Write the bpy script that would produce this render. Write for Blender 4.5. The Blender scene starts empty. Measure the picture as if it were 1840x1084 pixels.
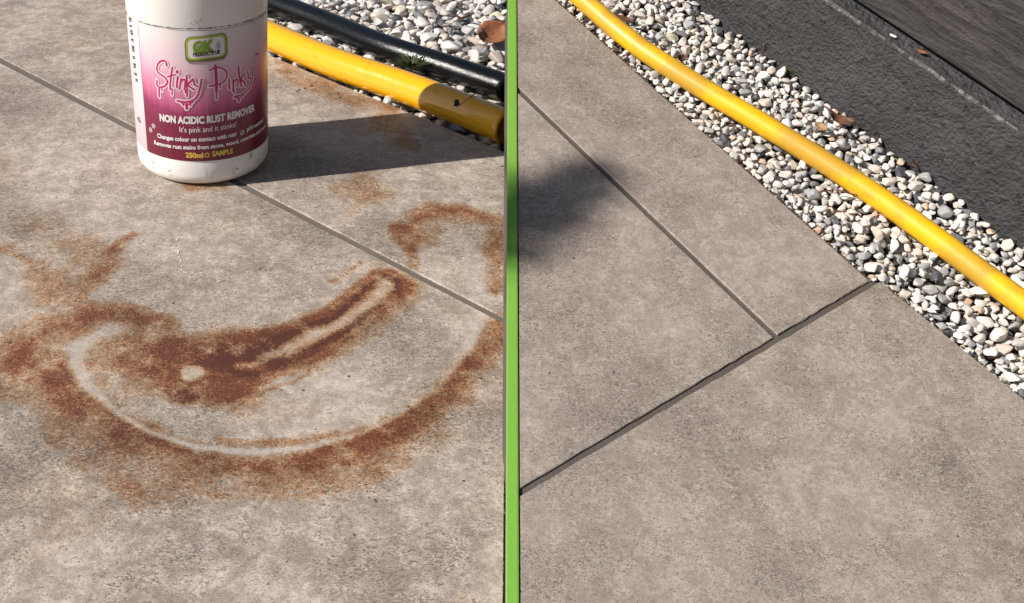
import bpy, bmesh, math, random
import numpy as np
from mathutils import Vector, Matrix

# ------------------------------------------------------------------ camera, sky, sun, exposure
scene = bpy.context.scene
COL = scene.collection
FPX, PX, PY, DEP, H = 1800.0, 500.0, 542.0, math.radians(33.0), 0.347
TILT = math.radians(21.0)

cam_d = bpy.data.cameras.new('camera')
cam = bpy.data.objects.new('camera', cam_d); COL.objects.link(cam)
cam_d.sensor_width = 36.0
cam_d.lens = FPX / 1840.0 * 36.0
cam_d.shift_x = (920.0 - PX) / 1840.0
cam_d.clip_start = 0.01
cam_d.clip_end = 400.0
cam.location = (0, 0, H)
cam.rotation_euler = (math.pi / 2 - DEP, 0, 0)
scene.camera = cam

SUN_EL = math.radians(37.0)
SHADOW_AZ = math.radians(76.0)          # direction the shadows fall, clockwise from +Y
world = bpy.data.worlds.new('World'); scene.world = world
world.use_nodes = True
wn = world.node_tree
sky = wn.nodes.new('ShaderNodeTexSky')
sky.sky_type = 'NISHITA'; sky.sun_disc = False
sky.sun_elevation = SUN_EL
sky.sun_rotation = SHADOW_AZ + math.pi
bg = wn.nodes['Background']
bg.inputs['Strength'].default_value = 0.052
wn.links.new(sky.outputs['Color'], bg.inputs['Color'])

sd = bpy.data.lights.new('sun', 'SUN'); sun = bpy.data.objects.new('sun', sd); COL.objects.link(sun)
sd.energy = 5.0; sd.angle = math.radians(0.5); sd.color = (1.0, 0.945, 0.86)
SUNV = Vector((-math.sin(SHADOW_AZ) * math.cos(SUN_EL), -math.cos(SHADOW_AZ) * math.cos(SUN_EL), math.sin(SUN_EL)))
sun.rotation_euler = SUNV.to_track_quat('Z', 'Y').to_euler()
sun.location = (-3, -1, 3)

scene.view_settings.view_transform = 'Standard'
scene.view_settings.look = 'None'
scene.view_settings.exposure = 0.3
scene.view_settings.gamma = 1.0
scene.view_settings.use_curve_mapping = False

# ------------------------------------------------------------------ geometry helpers
CAM = np.array([0, 0, H])
FW = np.array([0, math.cos(DEP), -math.sin(DEP)])
UP = np.array([0, math.sin(DEP), math.cos(DEP)])
RT = np.array([1.0, 0, 0])
def ray(x, y):
    return FW + RT * ((x - PX) / FPX) - UP * ((y - PY) / FPX)
def proj(P):
    d = np.asarray(P, float) - CAM
    z = d @ FW
    return PX + FPX * (d @ RT) / z, PY - FPX * (d @ UP) / z, z
def on_ground(x, y, z=0.0):
    r = ray(x, y); return CAM + r * ((z - H) / r[2])
TOE = on_ground(920, 1180)[1]
EX = np.array([1.0, 0, 0]); EY = np.array([0, math.cos(TILT), math.sin(TILT)]); EN = np.array([0, -math.sin(TILT), math.cos(TILT)])
RO = np.array([0, TOE, 0.0])
def to_ramp(P):
    d = np.asarray(P, float) - RO
    return np.stack([d @ EX, d @ EY, d @ EN], -1)
def from_ramp(q):
    q = np.asarray(q, float)
    return RO + q[..., 0:1] * EX + q[..., 1:2] * EY + q[..., 2:3] * EN
def on_ramp(x, y, w=0.0):
    r = ray(x, y); p0 = RO + EN * w
    return CAM + r * (((p0 - CAM) @ EN) / (r @ EN))
def ramp_uv(x, y, w=0.0):
    return to_ramp(on_ramp(x, y, w))

rng = np.random.default_rng(7)
random.seed(7)

def mesh_np(name, verts, faces, smooth=False, tri=None):
    """verts (n,3); faces list of tuples or (m,k) array"""
    me = bpy.data.meshes.new(name)
    verts = np.asarray(verts, np.float32)
    if isinstance(faces, np.ndarray):
        m, k = faces.shape
        me.vertices.add(len(verts)); me.vertices.foreach_set('co', verts.ravel())
        me.loops.add(m * k); me.loops.foreach_set('vertex_index', faces.astype(np.int32).ravel())
        me.polygons.add(m)
        me.polygons.foreach_set('loop_start', np.arange(0, m * k, k, dtype=np.int32))
        me.polygons.foreach_set('loop_total', np.full(m, k, np.int32))
        me.update(calc_edges=True)
    else:
        me.from_pydata(verts.tolist(), [], faces); me.update()
    if smooth:
        me.polygons.foreach_set('use_smooth', np.ones(len(me.polygons), bool))
    return me
def link(name, me, mat=None, parent=None):
    o = bpy.data.objects.new(name, me); COL.objects.link(o)
    if mat is not None:
        if len(me.materials) == 0: me.materials.append(mat)
    if parent is not None: o.parent = parent
    return o
def tag(o, label=None, cat=None, group=None, kind=None):
    if label: o['label'] = label
    if cat: o['category'] = cat
    if group: o['group'] = group
    if kind: o['kind'] = kind
    return o
def empty(name, loc=(0, 0, 0)):
    o = bpy.data.objects.new(name, None); COL.objects.link(o); o.location = loc; o.empty_display_size = 0.05
    return o
def part(name, me, mat, root):
    """a mesh given in world coordinates becomes a child of root"""
    o = link(name, me, mat, root)
    bpy.context.view_layer.update()
    o.matrix_parent_inverse = root.matrix_world.inverted()
    return o

def vnoise(x, y, scale, seed, octaves=4, rough=0.5):
    """value noise fbm, about 0..1"""
    out = np.zeros_like(x, float); amp = 1.0; tot = 0
    for o in range(octaves):
        g = np.random.default_rng(seed * 131 + o).random((64, 64))
        xs = x * scale * 2 ** o; ys = y * scale * 2 ** o
        xi = np.floor(xs).astype(int); yi = np.floor(ys).astype(int)
        fx = xs - xi; fy = ys - yi
        fx = fx * fx * (3 - 2 * fx); fy = fy * fy * (3 - 2 * fy)
        a = g[yi % 64, xi % 64]; b = g[yi % 64, (xi + 1) % 64]; c = g[(yi + 1) % 64, xi % 64]; d = g[(yi + 1) % 64, (xi + 1) % 64]
        out += amp * ((a * (1 - fx) + b * fx) * (1 - fy) + (c * (1 - fx) + d * fx) * fy)
        tot += amp; amp *= rough
    return out / tot
def sstep(a, b, x):
    t = np.clip((x - a) / (b - a), 0, 1); return t * t * (3 - 2 * t)

# ------------------------------------------------------------------ material helpers
class NT:
    def __init__(s, name):
        s.m = bpy.data.materials.new(name); s.m.use_nodes = True
        s.t = s.m.node_tree; s.b = s.t.nodes['Principled BSDF']
    def n(s, typ, **kw):
        nd = s.t.nodes.new(typ)
        for k, v in kw.items(): setattr(nd, k, v)
        return nd
    def l(s, a, b): s.t.links.new(a, b)
    def setv(s, inp, v):
        if isinstance(v, (int, float)): inp.default_value = v
        elif isinstance(v, (tuple, list)):
            inp.default_value = v if len(v) == len(inp.default_value) else tuple(v) + (1,)
        else: s.l(v, inp)
    def math(s, op, a, b=0.0, c=0.0, clamp=False):
        nd = s.n('ShaderNodeMath', operation=op, use_clamp=clamp)
        s.setv(nd.inputs[0], a); s.setv(nd.inputs[1], b); s.setv(nd.inputs[2], c)
        return nd.outputs[0]
    def mix(s, f, a, b, blend='MIX'):
        nd = s.n('ShaderNodeMix', data_type='RGBA', blend_type=blend)
        s.setv(nd.inputs[0], f); s.setv(nd.inputs[6], a); s.setv(nd.inputs[7], b)
        return nd.outputs[2]
    def noise(s, vec, scale, detail=3, rough=0.5, dist=0.0):
        nd = s.n('ShaderNodeTexNoise')
        if vec is not None: s.l(vec, nd.inputs['Vector'])
        nd.inputs['Scale'].default_value = scale; nd.inputs['Detail'].default_value = detail
        nd.inputs['Roughness'].default_value = rough; nd.inputs['Distortion'].default_value = dist
        return nd.outputs[0]
    def range(s, v, a, b, c=0.0, d=1.0, smooth=True):
        nd = s.n('ShaderNodeMapRange', interpolation_type='SMOOTHSTEP' if smooth else 'LINEAR')
        s.setv(nd.inputs[0], v); nd.inputs[1].default_value = a; nd.inputs[2].default_value = b
        s.setv(nd.inputs[3], c); s.setv(nd.inputs[4], d)
        return nd.outputs[0]
    def ramp(s, v, stops, interp='LINEAR'):
        nd = s.n('ShaderNodeValToRGB'); cr = nd.color_ramp; cr.interpolation = interp
        while len(cr.elements) < len(stops): cr.elements.new(0.5)
        for e, (p, c) in zip(cr.elements, stops): e.position = p; e.color = tuple(c) + (1,)
        s.setv(nd.inputs[0], v); return nd.outputs[0]
    def bump(s, h, strength, dist, normal=None):
        nd = s.n('ShaderNodeBump'); s.l(h, nd.inputs['Height'])
        nd.inputs['Strength'].default_value = strength; nd.inputs['Distance'].default_value = dist
        if normal is not None: s.l(normal, nd.inputs['Normal'])
        return nd.outputs[0]
    def attr(s, name):
        nd = s.n('ShaderNodeAttribute'); nd.attribute_name = name; return nd.outputs['Fac']
    def pos(s, scale=None, objrand=0.0):
        g = s.n('ShaderNodeNewGeometry').outputs['Position']
        if objrand:
            oi = s.n('ShaderNodeObjectInfo').outputs['Random']
            vm = s.n('ShaderNodeVectorMath', operation='ADD'); s.l(g, vm.inputs[0])
            cx = s.n('ShaderNodeCombineXYZ'); r = s.math('MULTIPLY', oi, objrand)
            s.l(r, cx.inputs[0]); s.l(r, cx.inputs[1]); s.l(cx.outputs[0], vm.inputs[1]); g = vm.outputs[0]
        if scale:
            vm = s.n('ShaderNodeVectorMath', operation='MULTIPLY'); s.l(g, vm.inputs[0]); vm.inputs[1].default_value = scale
            g = vm.outputs[0]
        return g
    def fin(s, color=None, rough=None, normal=None, **kw):
        if color is not None: s.setv(s.b.inputs['Base Color'], color)
        if rough is not None: s.setv(s.b.inputs['Roughness'], rough)
        if normal is not None: s.l(normal, s.b.inputs['Normal'])
        for k, v in kw.items(): s.setv(s.b.inputs[k.replace('_', ' ')], v)
        return s.m
def plain(name, color, rough=0.5, **kw):
    return NT(name).fin(color, rough, **kw)

def slab_material(name, k, base, light, dark, stain=False, speck=0.75, cloud=1.0):
    s = NT(name); p = s.pos(objrand=7.0)
    n1 = s.noise(p, 11 * k, 5, 0.65)
    n2 = s.noise(p, 70 * k, 6, 0.72, 0.4)
    st = s.pos(scale=(0.6, 1.0, 1.0), objrand=5.0)
    n3 = s.noise(st, 620 * k, 5, 0.8, 1.6)
    n4 = s.noise(p, 1100 * k, 3, 0.65)
    patch = s.math('SUBTRACT', s.math('ADD', s.math('MULTIPLY', n1, cloud), s.math('MULTIPLY', n2, 0.7)), 0.35 + cloud / 2)
    c = s.mix(s.range(n2, 0.36, 0.64), base, light)
    c = s.mix(s.range(n1, 0.42, 0.66, 0.0, 0.3 * cloud), c, tuple(x * 0.72 for x in base))
    n5 = s.noise(p, 260 * k, 4, 0.7, 0.5)
    grain = s.math('ADD', s.math('MULTIPLY', n3, 0.5), s.math('ADD', s.math('MULTIPLY', n5, 0.35), s.math('MULTIPLY', n4, 0.25)))
    gv = s.range(grain, 0.42, 0.67, 1.22, 0.66, smooth=False)
    gx_ = s.n('ShaderNodeCombineXYZ')
    for i_ in range(3): s.l(gv, gx_.inputs[i_])
    c = s.mix(1.0, c, gx_.outputs[0], 'MULTIPLY')
    sp = s.math('ADD', n3, s.math('MULTIPLY', patch, 0.5))
    spk = s.range(sp, 0.495, 0.61)
    c = s.mix(s.math('MULTIPLY', spk, speck), c, dark)
    tone = s.range(s.n('ShaderNodeObjectInfo').outputs['Random'], 0.0, 1.0, 0.90, 1.06, smooth=False)
    tv = s.n('ShaderNodeCombineXYZ')
    for i_ in range(3): s.l(tone, tv.inputs[i_])
    if not stain: c = s.mix(1.0, c, tv.outputs[0], 'MULTIPLY')
    lt = s.range(s.math('SUBTRACT', n4, s.math('MULTIPLY', patch, 0.4)), 0.53, 0.70)
    c = s.mix(s.math('MULTIPLY', lt, 0.45), c, tuple(min(1, x * 1.25) for x in light))
    dots = s.n('ShaderNodeTexVoronoi', feature='F1'); s.l(p, dots.inputs['Vector']); dots.inputs['Scale'].default_value = 45 * k
    pit = s.math('MULTIPLY', s.range(dots.outputs['Distance'], 0.035, 0.06, 1.0, 0.0), s.range(dots.outputs['Color'], 0.55, 0.6))
    c = s.mix(s.math('MULTIPLY', pit, 0.8), c, (0.03, 0.022, 0.018))
    hgt = s.math('ADD', s.math('MULTIPLY', n3, 0.6), s.math('MULTIPLY', n2, 0.4))
    if stain:
        rust = s.attr('rust'); deep = s.attr('deep'); pale = s.attr('pale')
        fine = s.noise(p, 620, 5, 0.75, 0.8); mid = s.noise(p, 120, 6, 0.72, 3.2)
        nz = s.math('ADD', s.math('MULTIPLY', s.math('SUBTRACT', fine, 0.5), 1.4), s.math('MULTIPLY', s.math('SUBTRACT', mid, 0.5), 1.9))
        # pale, cleaned-looking film
        pm = s.range(s.math('ADD', pale, s.math('MULTIPLY', nz, 0.9)), 0.25, 1.0)
        c = s.mix(s.math('MULTIPLY', pm, 0.42), c, (0.56, 0.50, 0.465))
        on = s.range(rust, 0.0, 0.2)
        r = s.math('MULTIPLY', s.range(s.math('ADD', rust, s.math('MULTIPLY', nz, 1.0)), -0.06, 0.95, smooth=False), on)
        pore = s.noise(p, 1000, 3, .65, .6); r = s.math('MULTIPLY', r, s.range(s.math('ADD', s.math('MULTIPLY', pore, .6), s.math('MULTIPLY', fine, .4)), .40, .60, .68, 1.18))
        tint = s.ramp(r, [(0.0, (0.98, 0.93, 0.86)), (0.25, (0.86, 0.68, 0.50)), (0.55, (0.67, 0.39, 0.22)), (0.8, (0.50, 0.22, 0.115)), (1.0, (0.34, 0.11, 0.06))])
        c = s.mix(s.range(r, 0.0, 0.12), c, tint, 'MULTIPLY')
        c = s.mix(s.range(r, 0.75, 1.0, 0, .45), c, (0.10, 0.026, 0.012))
        d = s.range(s.math('ADD', deep, s.math('MULTIPLY', nz, 1.1)), 0.18, 0.85)
        d = s.math('MULTIPLY', d, s.range(deep, 0.02, 0.2))
        c = s.mix(s.math('MULTIPLY', d, 0.85), c, (0.072, 0.018, 0.011))
        hgt = s.math('ADD', hgt, s.math('MULTIPLY', r, 0.35))
    nrm = s.bump(hgt, 0.35, 0.0016 / k)
    rg = s.range(n2, 0.3, 0.7, 0.52, 0.7)
    return s.fin(c, rg, nrm)

M_before = slab_material('stained_porcelain', 1.0, (0.295, 0.238, 0.198), (0.575, 0.492, 0.43), (0.085, 0.066, 0.054), True, .75, .9)
M_after = slab_material('clean_porcelain', 1.6, (0.275, 0.228, 0.194), (0.43, 0.366, 0.32), (0.07, 0.056, 0.046), False, 0.7, .75)

def grout_material(name, col):
    s = NT(name); p = s.pos()
    a = s.noise(p, 60, 4, 0.6); b = s.noise(p, 900, 3, 0.6)
    c = s.mix(a, tuple(x * 0.75 for x in col), tuple(x * 1.2 for x in col))
    c = s.mix(s.range(b, 0.55, 0.75, 0, 0.5), c, tuple(x * 0.4 for x in col))
    return s.fin(c, 0.9, s.bump(b, 0.5, 0.001))
M_grout_l = grout_material('pale_grout', (0.145, 0.122, 0.104))
M_grout_r = grout_material('grey_grout', (0.095, 0.08, 0.07))

def soil_material():
    s = NT('damp_soil'); p = s.pos()
    a = s.noise(p, 120, 6, 0.7); b = s.noise(p, 700, 4, 0.6)
    c = s.ramp(a, [(0.3, (0.035, 0.027, 0.021)), (0.55, (0.10, 0.08, 0.064)), (0.75, (0.20, 0.165, 0.135))])
    return s.fin(c, 0.95, s.bump(b, 0.8, 0.003))
M_soil = soil_material()

def pebble_material():
    s = NT('marble_pebble')
    isl = s.n('ShaderNodeNewGeometry').outputs['Random Per Island']
    orn = s.n('ShaderNodeObjectInfo').outputs['Random']
    r = s.math('FRACT', s.math('ADD', isl, orn))
    W = (0.72, 0.675, 0.63); C = (0.64, 0.54, 0.465)
    pal = s.ramp(r, [(0.0, W), (0.20, (0.77, 0.735, 0.70)), (0.33, (0.55, 0.52, 0.49)), (0.43, C), (0.56, (0.68, 0.61, 0.55)),
                     (0.70, (0.44, 0.43, 0.425)), (0.80, (0.31, 0.308, 0.312)), (0.885, (0.15, 0.153, 0.165)),
                     (0.925, (0.06, 0.063, 0.072)), (0.95, (0.58, 0.40, 0.29)), (0.975, (0.55, 0.50, 0.38))], 'CONSTANT')
    tc = s.n('ShaderNodeNewGeometry').outputs['Position']
    v = s.noise(tc, 260, 5, 0.65, 1.2); f = s.noise(tc, 900, 3, 0.6)
    c = s.mix(s.range(v, 0.52, 0.74, 0, 0.4), pal, (0.30, 0.295, 0.30))
    c = s.mix(s.range(f, 0.6, 0.75, 0, 0.35), c, (0.20, 0.16, 0.13))
    return s.fin(c, 0.48, s.bump(f, 0.25, 0.0008))
M_peb = pebble_material()

# ------------------------------------------------------------------ setting: ground under everything
def quad_sheet(name, x0, x1, y0, y1, z, mat, kind='structure', parent=None):
    me = mesh_np(name, [(x0, y0, z), (x1, y0, z), (x1, y1, z), (x0, y1, z)], [(0, 1, 2, 3)])
    o = link(name, me, mat, parent)
    if kind: o['kind'] = kind
    return o
s = NT('garden_ground'); p = s.pos(); a = s.noise(p, 3, 6, 0.7); b = s.noise(p, 90, 4, 0.7)
M_earth = s.fin(s.ramp(s.math('ADD', s.math('MULTIPLY', a, .6), s.math('MULTIPLY', b, .4)), [(0.3, (0.05, 0.045, 0.03)), (0.7, (0.13, 0.11, 0.08))]), 0.95, s.bump(b, .6, .01))
ground = quad_sheet('ground', -150, 150, -150, 150, -0.085, M_earth)

# ------------------------------------------------------------------ divider line (seam between the flat bay and the sloping bay)
# top centre line lies on the ramp; board faces lean back 7 degrees
SEAM_N = RT - FW * ((920 - PX) / FPX); SEAM_N = SEAM_N / np.linalg.norm(SEAM_N)   # plane of the board
T_BOARD = 17.0 / FPX * np.linalg.norm(0.62)                                        # board thickness
def seam_ground(y, side=-1):     # point of the board's face on the left ground
    return on_ground(920, y) + SEAM_N * (side * T_BOARD / 2)
def seam_ramp(y, side=1):
    return on_ramp(920, y) + SEAM_N * (side * T_BOARD / 2)
s0 = on_ramp(920, 1330); s1 = on_ramp(920, -260)
dirb = (s1 - s0) / np.linalg.norm(s1 - s0)
down = np.cross(dirb, SEAM_N); down /= np.linalg.norm(down)
if down[2] > 0: down = -down

def prism(pts_a, pts_b):
    """two equal loops -> closed prism"""
    n = len(pts_a); v = list(pts_a) + list(pts_b)
    f = [tuple(range(n))[::-1], tuple(range(n, 2 * n))]
    for i in range(n):
        j = (i + 1) % n; f.append((i, j, n + j, n + i))
    return v, f
def fix_normals(me):
    bm = bmesh.new(); bm.from_mesh(me); bmesh.ops.recalc_face_normals(bm, faces=bm.faces); bm.to_mesh(me); bm.free(); return me
def bevel_mesh(me, w, seg=2):
    bm = bmesh.new(); bm.from_mesh(me); bmesh.ops.recalc_face_normals(bm, faces=bm.faces)
    bmesh.ops.bevel(bm, geom=list(bm.edges), offset=w, segments=seg, affect='EDGES', profile=0.6)
    bm.to_mesh(me); bm.free(); return me

# ------------------------------------------------------------------ slabs
def slab(name, corners, up, mat, parent, nu=8, nv=8, thick=0.02, attrs=None, lift=0.0, seed=0, warp=0.0002, arris=0.0004):
    """corners: 4 world points counter-clockwise seen from above; a top grid with an arris and sides"""
    c = [np.asarray(q, float) + up * lift for q in corners]
    cen = sum(c) / 4
    cin = []
    for i in range(4):
        a = c[i - 1] - c[i]; b = c[(i + 1) % 4] - c[i]
        cin.append(c[i] + (a / np.linalg.norm(a) + b / np.linalg.norm(b)) * arris)
    U, V = np.meshgrid(np.linspace(0, 1, nu + 1), np.linspace(0, 1, nv + 1))
    def bil(q): return ((1 - U) * (1 - V))[..., None] * q[0] + (U * (1 - V))[..., None] * q[1] + (U * V)[..., None] * q[2] + ((1 - U) * V)[..., None] * q[3]
    top = bil(cin); out = bil(c)
    if warp:
        w = vnoise(top[..., 0], top[..., 1], 22, 5 + seed, 3) - 0.5
        top = top + up * (w[..., None] * warp * 2)
    loop = [(0, i) for i in range(nu)] + [(j, nu) for j in range(nv)] + [(nv, i) for i in range(nu, 0, -1)] + [(j, 0) for j in range(nv, 0, -1)]
    idx = lambda j, i: j * (nu + 1) + i
    verts = [top.reshape(-1, 3)]
    base = (nu + 1) * (nv + 1); n = len(loop)
    ol = np.array([out[j, i] for j, i in loop]) - up * arris * .8
    jit = np.random.default_rng(seed + 3).normal(0, 1, (n, 1)) * 0.00018
    dcen = ol - cen; dcen -= (dcen @ up)[:, None] * up; dcen /= np.linalg.norm(dcen, axis=1)[:, None]
    ol = ol + dcen * jit
    li = np.array([idx(j, i) for j, i in loop])
    verts += [ol, ol - up * thick, verts[0][li]]
    J, I = np.meshgrid(np.arange(nv), np.arange(nu), indexing='ij')
    q = np.stack([J * (nu + 1) + I, J * (nu + 1) + I + 1, (J + 1) * (nu + 1) + I + 1, (J + 1) * (nu + 1) + I], -1).reshape(-1, 4)
    k = np.arange(n); k2 = (k + 1) % n; tb = base + 2 * n
    s1_ = np.stack([tb + k2, tb + k, base + k, base + k2], -1)
    s2_ = np.stack([base + k2, base + k, base + n + k, base + n + k2], -1)
    faces = np.concatenate([q, s1_, s2_])
    V3 = np.concatenate(verts)
    me = mesh_np(name, V3, faces)
    sm = np.zeros(len(faces), bool); sm[:len(q)] = True
    me.polygons.foreach_set('use_smooth', sm)
    for an in ('rust', 'deep', 'pale'):
        if attrs is not None:
            at = me.attributes.new(an, 'FLOAT', 'POINT')
            at.data.foreach_set('value', attrs(V3)[an].astype(np.float32))
    o = link(name, me, mat, parent)
    return o

# stain drawn where it lies on the slabs: strokes given along the mark, widths in the same measure
def strokes_mask(X, Y, strokes):
    out = np.zeros_like(X)
    for pts, soft in strokes:
        pts = np.array(pts, float)
        best = np.zeros_like(X)
        for a, b in zip(pts[:-1], pts[1:]):
            d = b[:2] - a[:2]; L2 = d @ d + 1e-9
            t = np.clip(((X - a[0]) * d[0] + (Y - a[1]) * d[1]) / L2, 0, 1)
            dx = X - (a[0] + t * d[0]); dy = (Y - (a[1] + t * d[1]))
            w = a[2] + t * (b[2] - a[2]); it = a[3] + t * (b[3] - a[3])
            r = np.sqrt(dx * dx + (dy * 1.15) ** 2) / w
            best = np.maximum(best, it * (1 - sstep(1 - soft, 1.0 + soft * 0.55, r)))
        out = 1 - (1 - out) * (1 - best)
    return out
RUST = [
    # main crescent, left lobe to the arm
    ([(150, 610, 34, .4), (230, 618, 54, .7), (320, 652, 66, .95), (400, 650, 68, 1.0), (470, 640, 56, 1.0), (530, 612, 40, 1.0), (600, 575, 34, .9), (660, 530, 34, .9), (700, 505, 30, .95), (720, 512, 24, .8)], .8),
    ([(290, 690, 26, .7), (360, 712, 22, .75), (440, 690, 26, .6), (510, 655, 22, .5), (600, 610, 16, .45)], .9),
    ([(300, 600, 20, .6), (400, 612, 20, .8), (500, 605, 18, .85), (580, 572, 14, .8), (640, 528, 12, .85), (690, 490, 10, .85)], .7),
    # upper left band
    ([(40, 640, 40, .35), (90, 588, 26, .55), (160, 565, 24, .65), (235, 560, 20, .6), (300, 578, 18, .5)], .9),
    ([(22, 660, 60, .5), (60, 640, 50, .45), (95, 670, 40, .5)], .9),
    # halo outside the pale ring
    ([(95, 650, 26, .5), (125, 715, 34, .6), (200, 775, 42, .62), (300, 812, 36, .6), (420, 832, 28, .62), (530, 830, 26, .62), (640, 808, 30, .66), (720, 770, 26, .6), (790, 722, 24, .6), (850, 655, 26, .62), (895, 590, 34, .6)], .85),
    ([(200, 745, 14, .5), (290, 800, 14, .55), (400, 828, 10, .45), (520, 828, 10, .5), (620, 800, 10, .6), (700, 765, 8, .6), (780, 712, 7, .6), (840, 645, 8, .55)], .7),
    ([(250, 870, 45, .22), (400, 875, 34, .18), (600, 850, 32, .26), (700, 830, 30, .24)], 1.0),
    ([(150, 840, 45, .16), (110, 760, 46, .2)], 1.0),
    # inside edge of the ring
    ([(400, 788, 12, .4), (500, 793, 10, .35), (600, 782, 9, .4)], .9),
    # upper right patch
    ([(725, 412, 20, .75), (745, 435, 22, .7), (745, 465, 12, .45)], .8),
    ([(722, 408, 14, .6), (775, 382, 14, .5), (845, 376, 12, .45), (892, 405, 22, .45), (896, 470, 20, .4), (888, 520, 14, .5)], .9),
    ([(770, 410, 45, .32), (830, 395, 30, .3)], 1.0),
    # smear on the left
    ([(140, 520, 22, .45), (165, 500, 16, .5), (200, 468, 14, .5), (230, 432, 10, .45)], 1.0),
    ([(22, 455, 16, .35), (40, 470, 10, .25)], 1.0), ([(60, 500, 30, .15), (120, 540, 30, .2)], 1.0),
    ([(640, 345, 50, .22), (700, 350, 30, .2)], 1.0),
    # broad faint tide around the mark
    ([(60, 620, 90, .14), (130, 740, 90, .16), (260, 850, 80, .15), (450, 870, 70, .12), (640, 840, 70, .15), (780, 760, 60, .15), (890, 640, 60, .2)], 1.0),
    ([(200, 640, 70, .3), (300, 660, 80, .3), (420, 690, 70, .25)], 1.0),
    ([(560, 640, 40, .3), (640, 590, 44, .3), (700, 550, 40, .28), (735, 500, 26, .25)], 1.0),
    ([(100, 500, 70, .16), (180, 470, 60, .16), (60, 420, 60, .12)], 1.0),
    ([(345, 336, 12, .6), (400, 340, 10, .6)], 1.0),
    # dragged wisps under the dark core
    ([(380, 728, 5, .75), (400, 712, 6, .7), (440, 706, 4, .5)], .7), ([(440, 700, 4, .7), (480, 690, 4, .6), (530, 668, 3, .5)], .7),
    ([(470, 712, 3, .6), (520, 690, 4, .55), (560, 660, 3, .45)], .7), ([(330, 724, 5, .6), (300, 712, 4, .6), (290, 695, 5, .6)], .7),
    ([(560, 650, 5, .5), (600, 632, 6, .5), (640, 600, 5, .45), (690, 570, 6, .35)], .8), ([(690, 560, 8, .4), (720, 530, 8, .4), (735, 510, 5, .5)], .8),
    ([(420, 700, 5, .85), (400, 722, 3, .8)], .6),
    # flecks
    ([(25, 657, 6, .9), (29, 660, 4, .9)], .5),
    ([(650, 470, 3, .6), (590, 500, 3, .4)], .6),
    # dirt by the slab edge behind the bottle
    ([(515, 130, 22, .3), (600, 160, 20, .3), (700, 200, 14, .35)], 1.0),
    ([(700, 225, 30, .25), (740, 260, 25, .25)], 1.0),
]
RUST_THIN = [
    ([(120, 650, 4, .6), (141, 703, 5, .75), (196, 752, 5, .8), (265, 793, 5, .8), (345, 816, 4, .7), (450, 823, 4, .7), (545, 817, 4, .75), (640, 795, 4, .8), (722, 755, 4, .8), (796, 704, 4, .8), (850, 640, 5, .75), (876, 580, 5, .6)], .9),
    ([(470, 598, 5, .6), (560, 570, 5, .8), (620, 528, 6, .9), (672, 488, 6, .95), (705, 484, 6, .95), (726, 498, 6, .9), (722, 520, 6, .8), (690, 552, 5, .7), (640, 588, 5, .7)], .9),
    ([(400, 786, 3, .5), (470, 792, 3, .6), (560, 790, 3, .55), (620, 778, 3, .4)], .9),
    ([(196, 556, 3, .5), (235, 548, 4, .6), (270, 552, 4, .5)], .9),
    ([(300, 600, 4, .5), (380, 606, 4, .6), (450, 602, 4, .7), (520, 590, 4, .7)], .9),
]
DEEP = [
    ([(260, 660, 18, .2), (330, 632, 24, .35), (420, 640, 30, .6), (490, 622, 26, .75), (545, 600, 14, .7), (600, 566, 9, .75), (650, 522, 8, .75), (690, 490, 7, .7), (716, 498, 8, .6), (712, 522, 8, .6)], .9),
    ([(440, 655, 26, .75), (500, 650, 22, .6), (570, 620, 12, .5), (640, 580, 10, .65), (690, 545, 8, .55)], .9),
    ([(300, 700, 14, .45), (350, 718, 12, .45)], .9),
]
PALE = [
    ([(228, 590, 14, .6), (180, 600, 22, .8), (142, 622, 22, .9), (134, 655, 20, .9), (158, 695, 14, .85), (205, 738, 10, .8), (270, 779, 9, .8), (350, 803, 9, .85), (450, 811, 9, .85), (545, 806, 7, .65), (640, 784, 6, .55), (720, 745, 6, .5), (790, 695, 7, .6), (838, 630, 12, .75), (858, 580, 20, .8), (858, 520, 26, .8), (846, 460, 28, .7), (812, 408, 24, .45)], .85),
    ([(340, 672, 19, 1.0), (356, 667, 13, 1.0)], .4),
    ([(694, 511, 17, 1.0), (662, 545, 15, .95), (612, 580, 15, .9), (560, 608, 15, .8), (505, 632, 13, .65), (450, 655, 9, .7), (428, 655, 7, .6)], .9),
    ([(430, 655, 12, .9), (470, 660, 10, .8)], .9),
    ([(250, 640, 60, .25), (620, 690, 90, .45), (760, 620, 80, .45), (500, 750, 60, .45), (700, 700, 60, .4)], 1.0),
]
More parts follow.
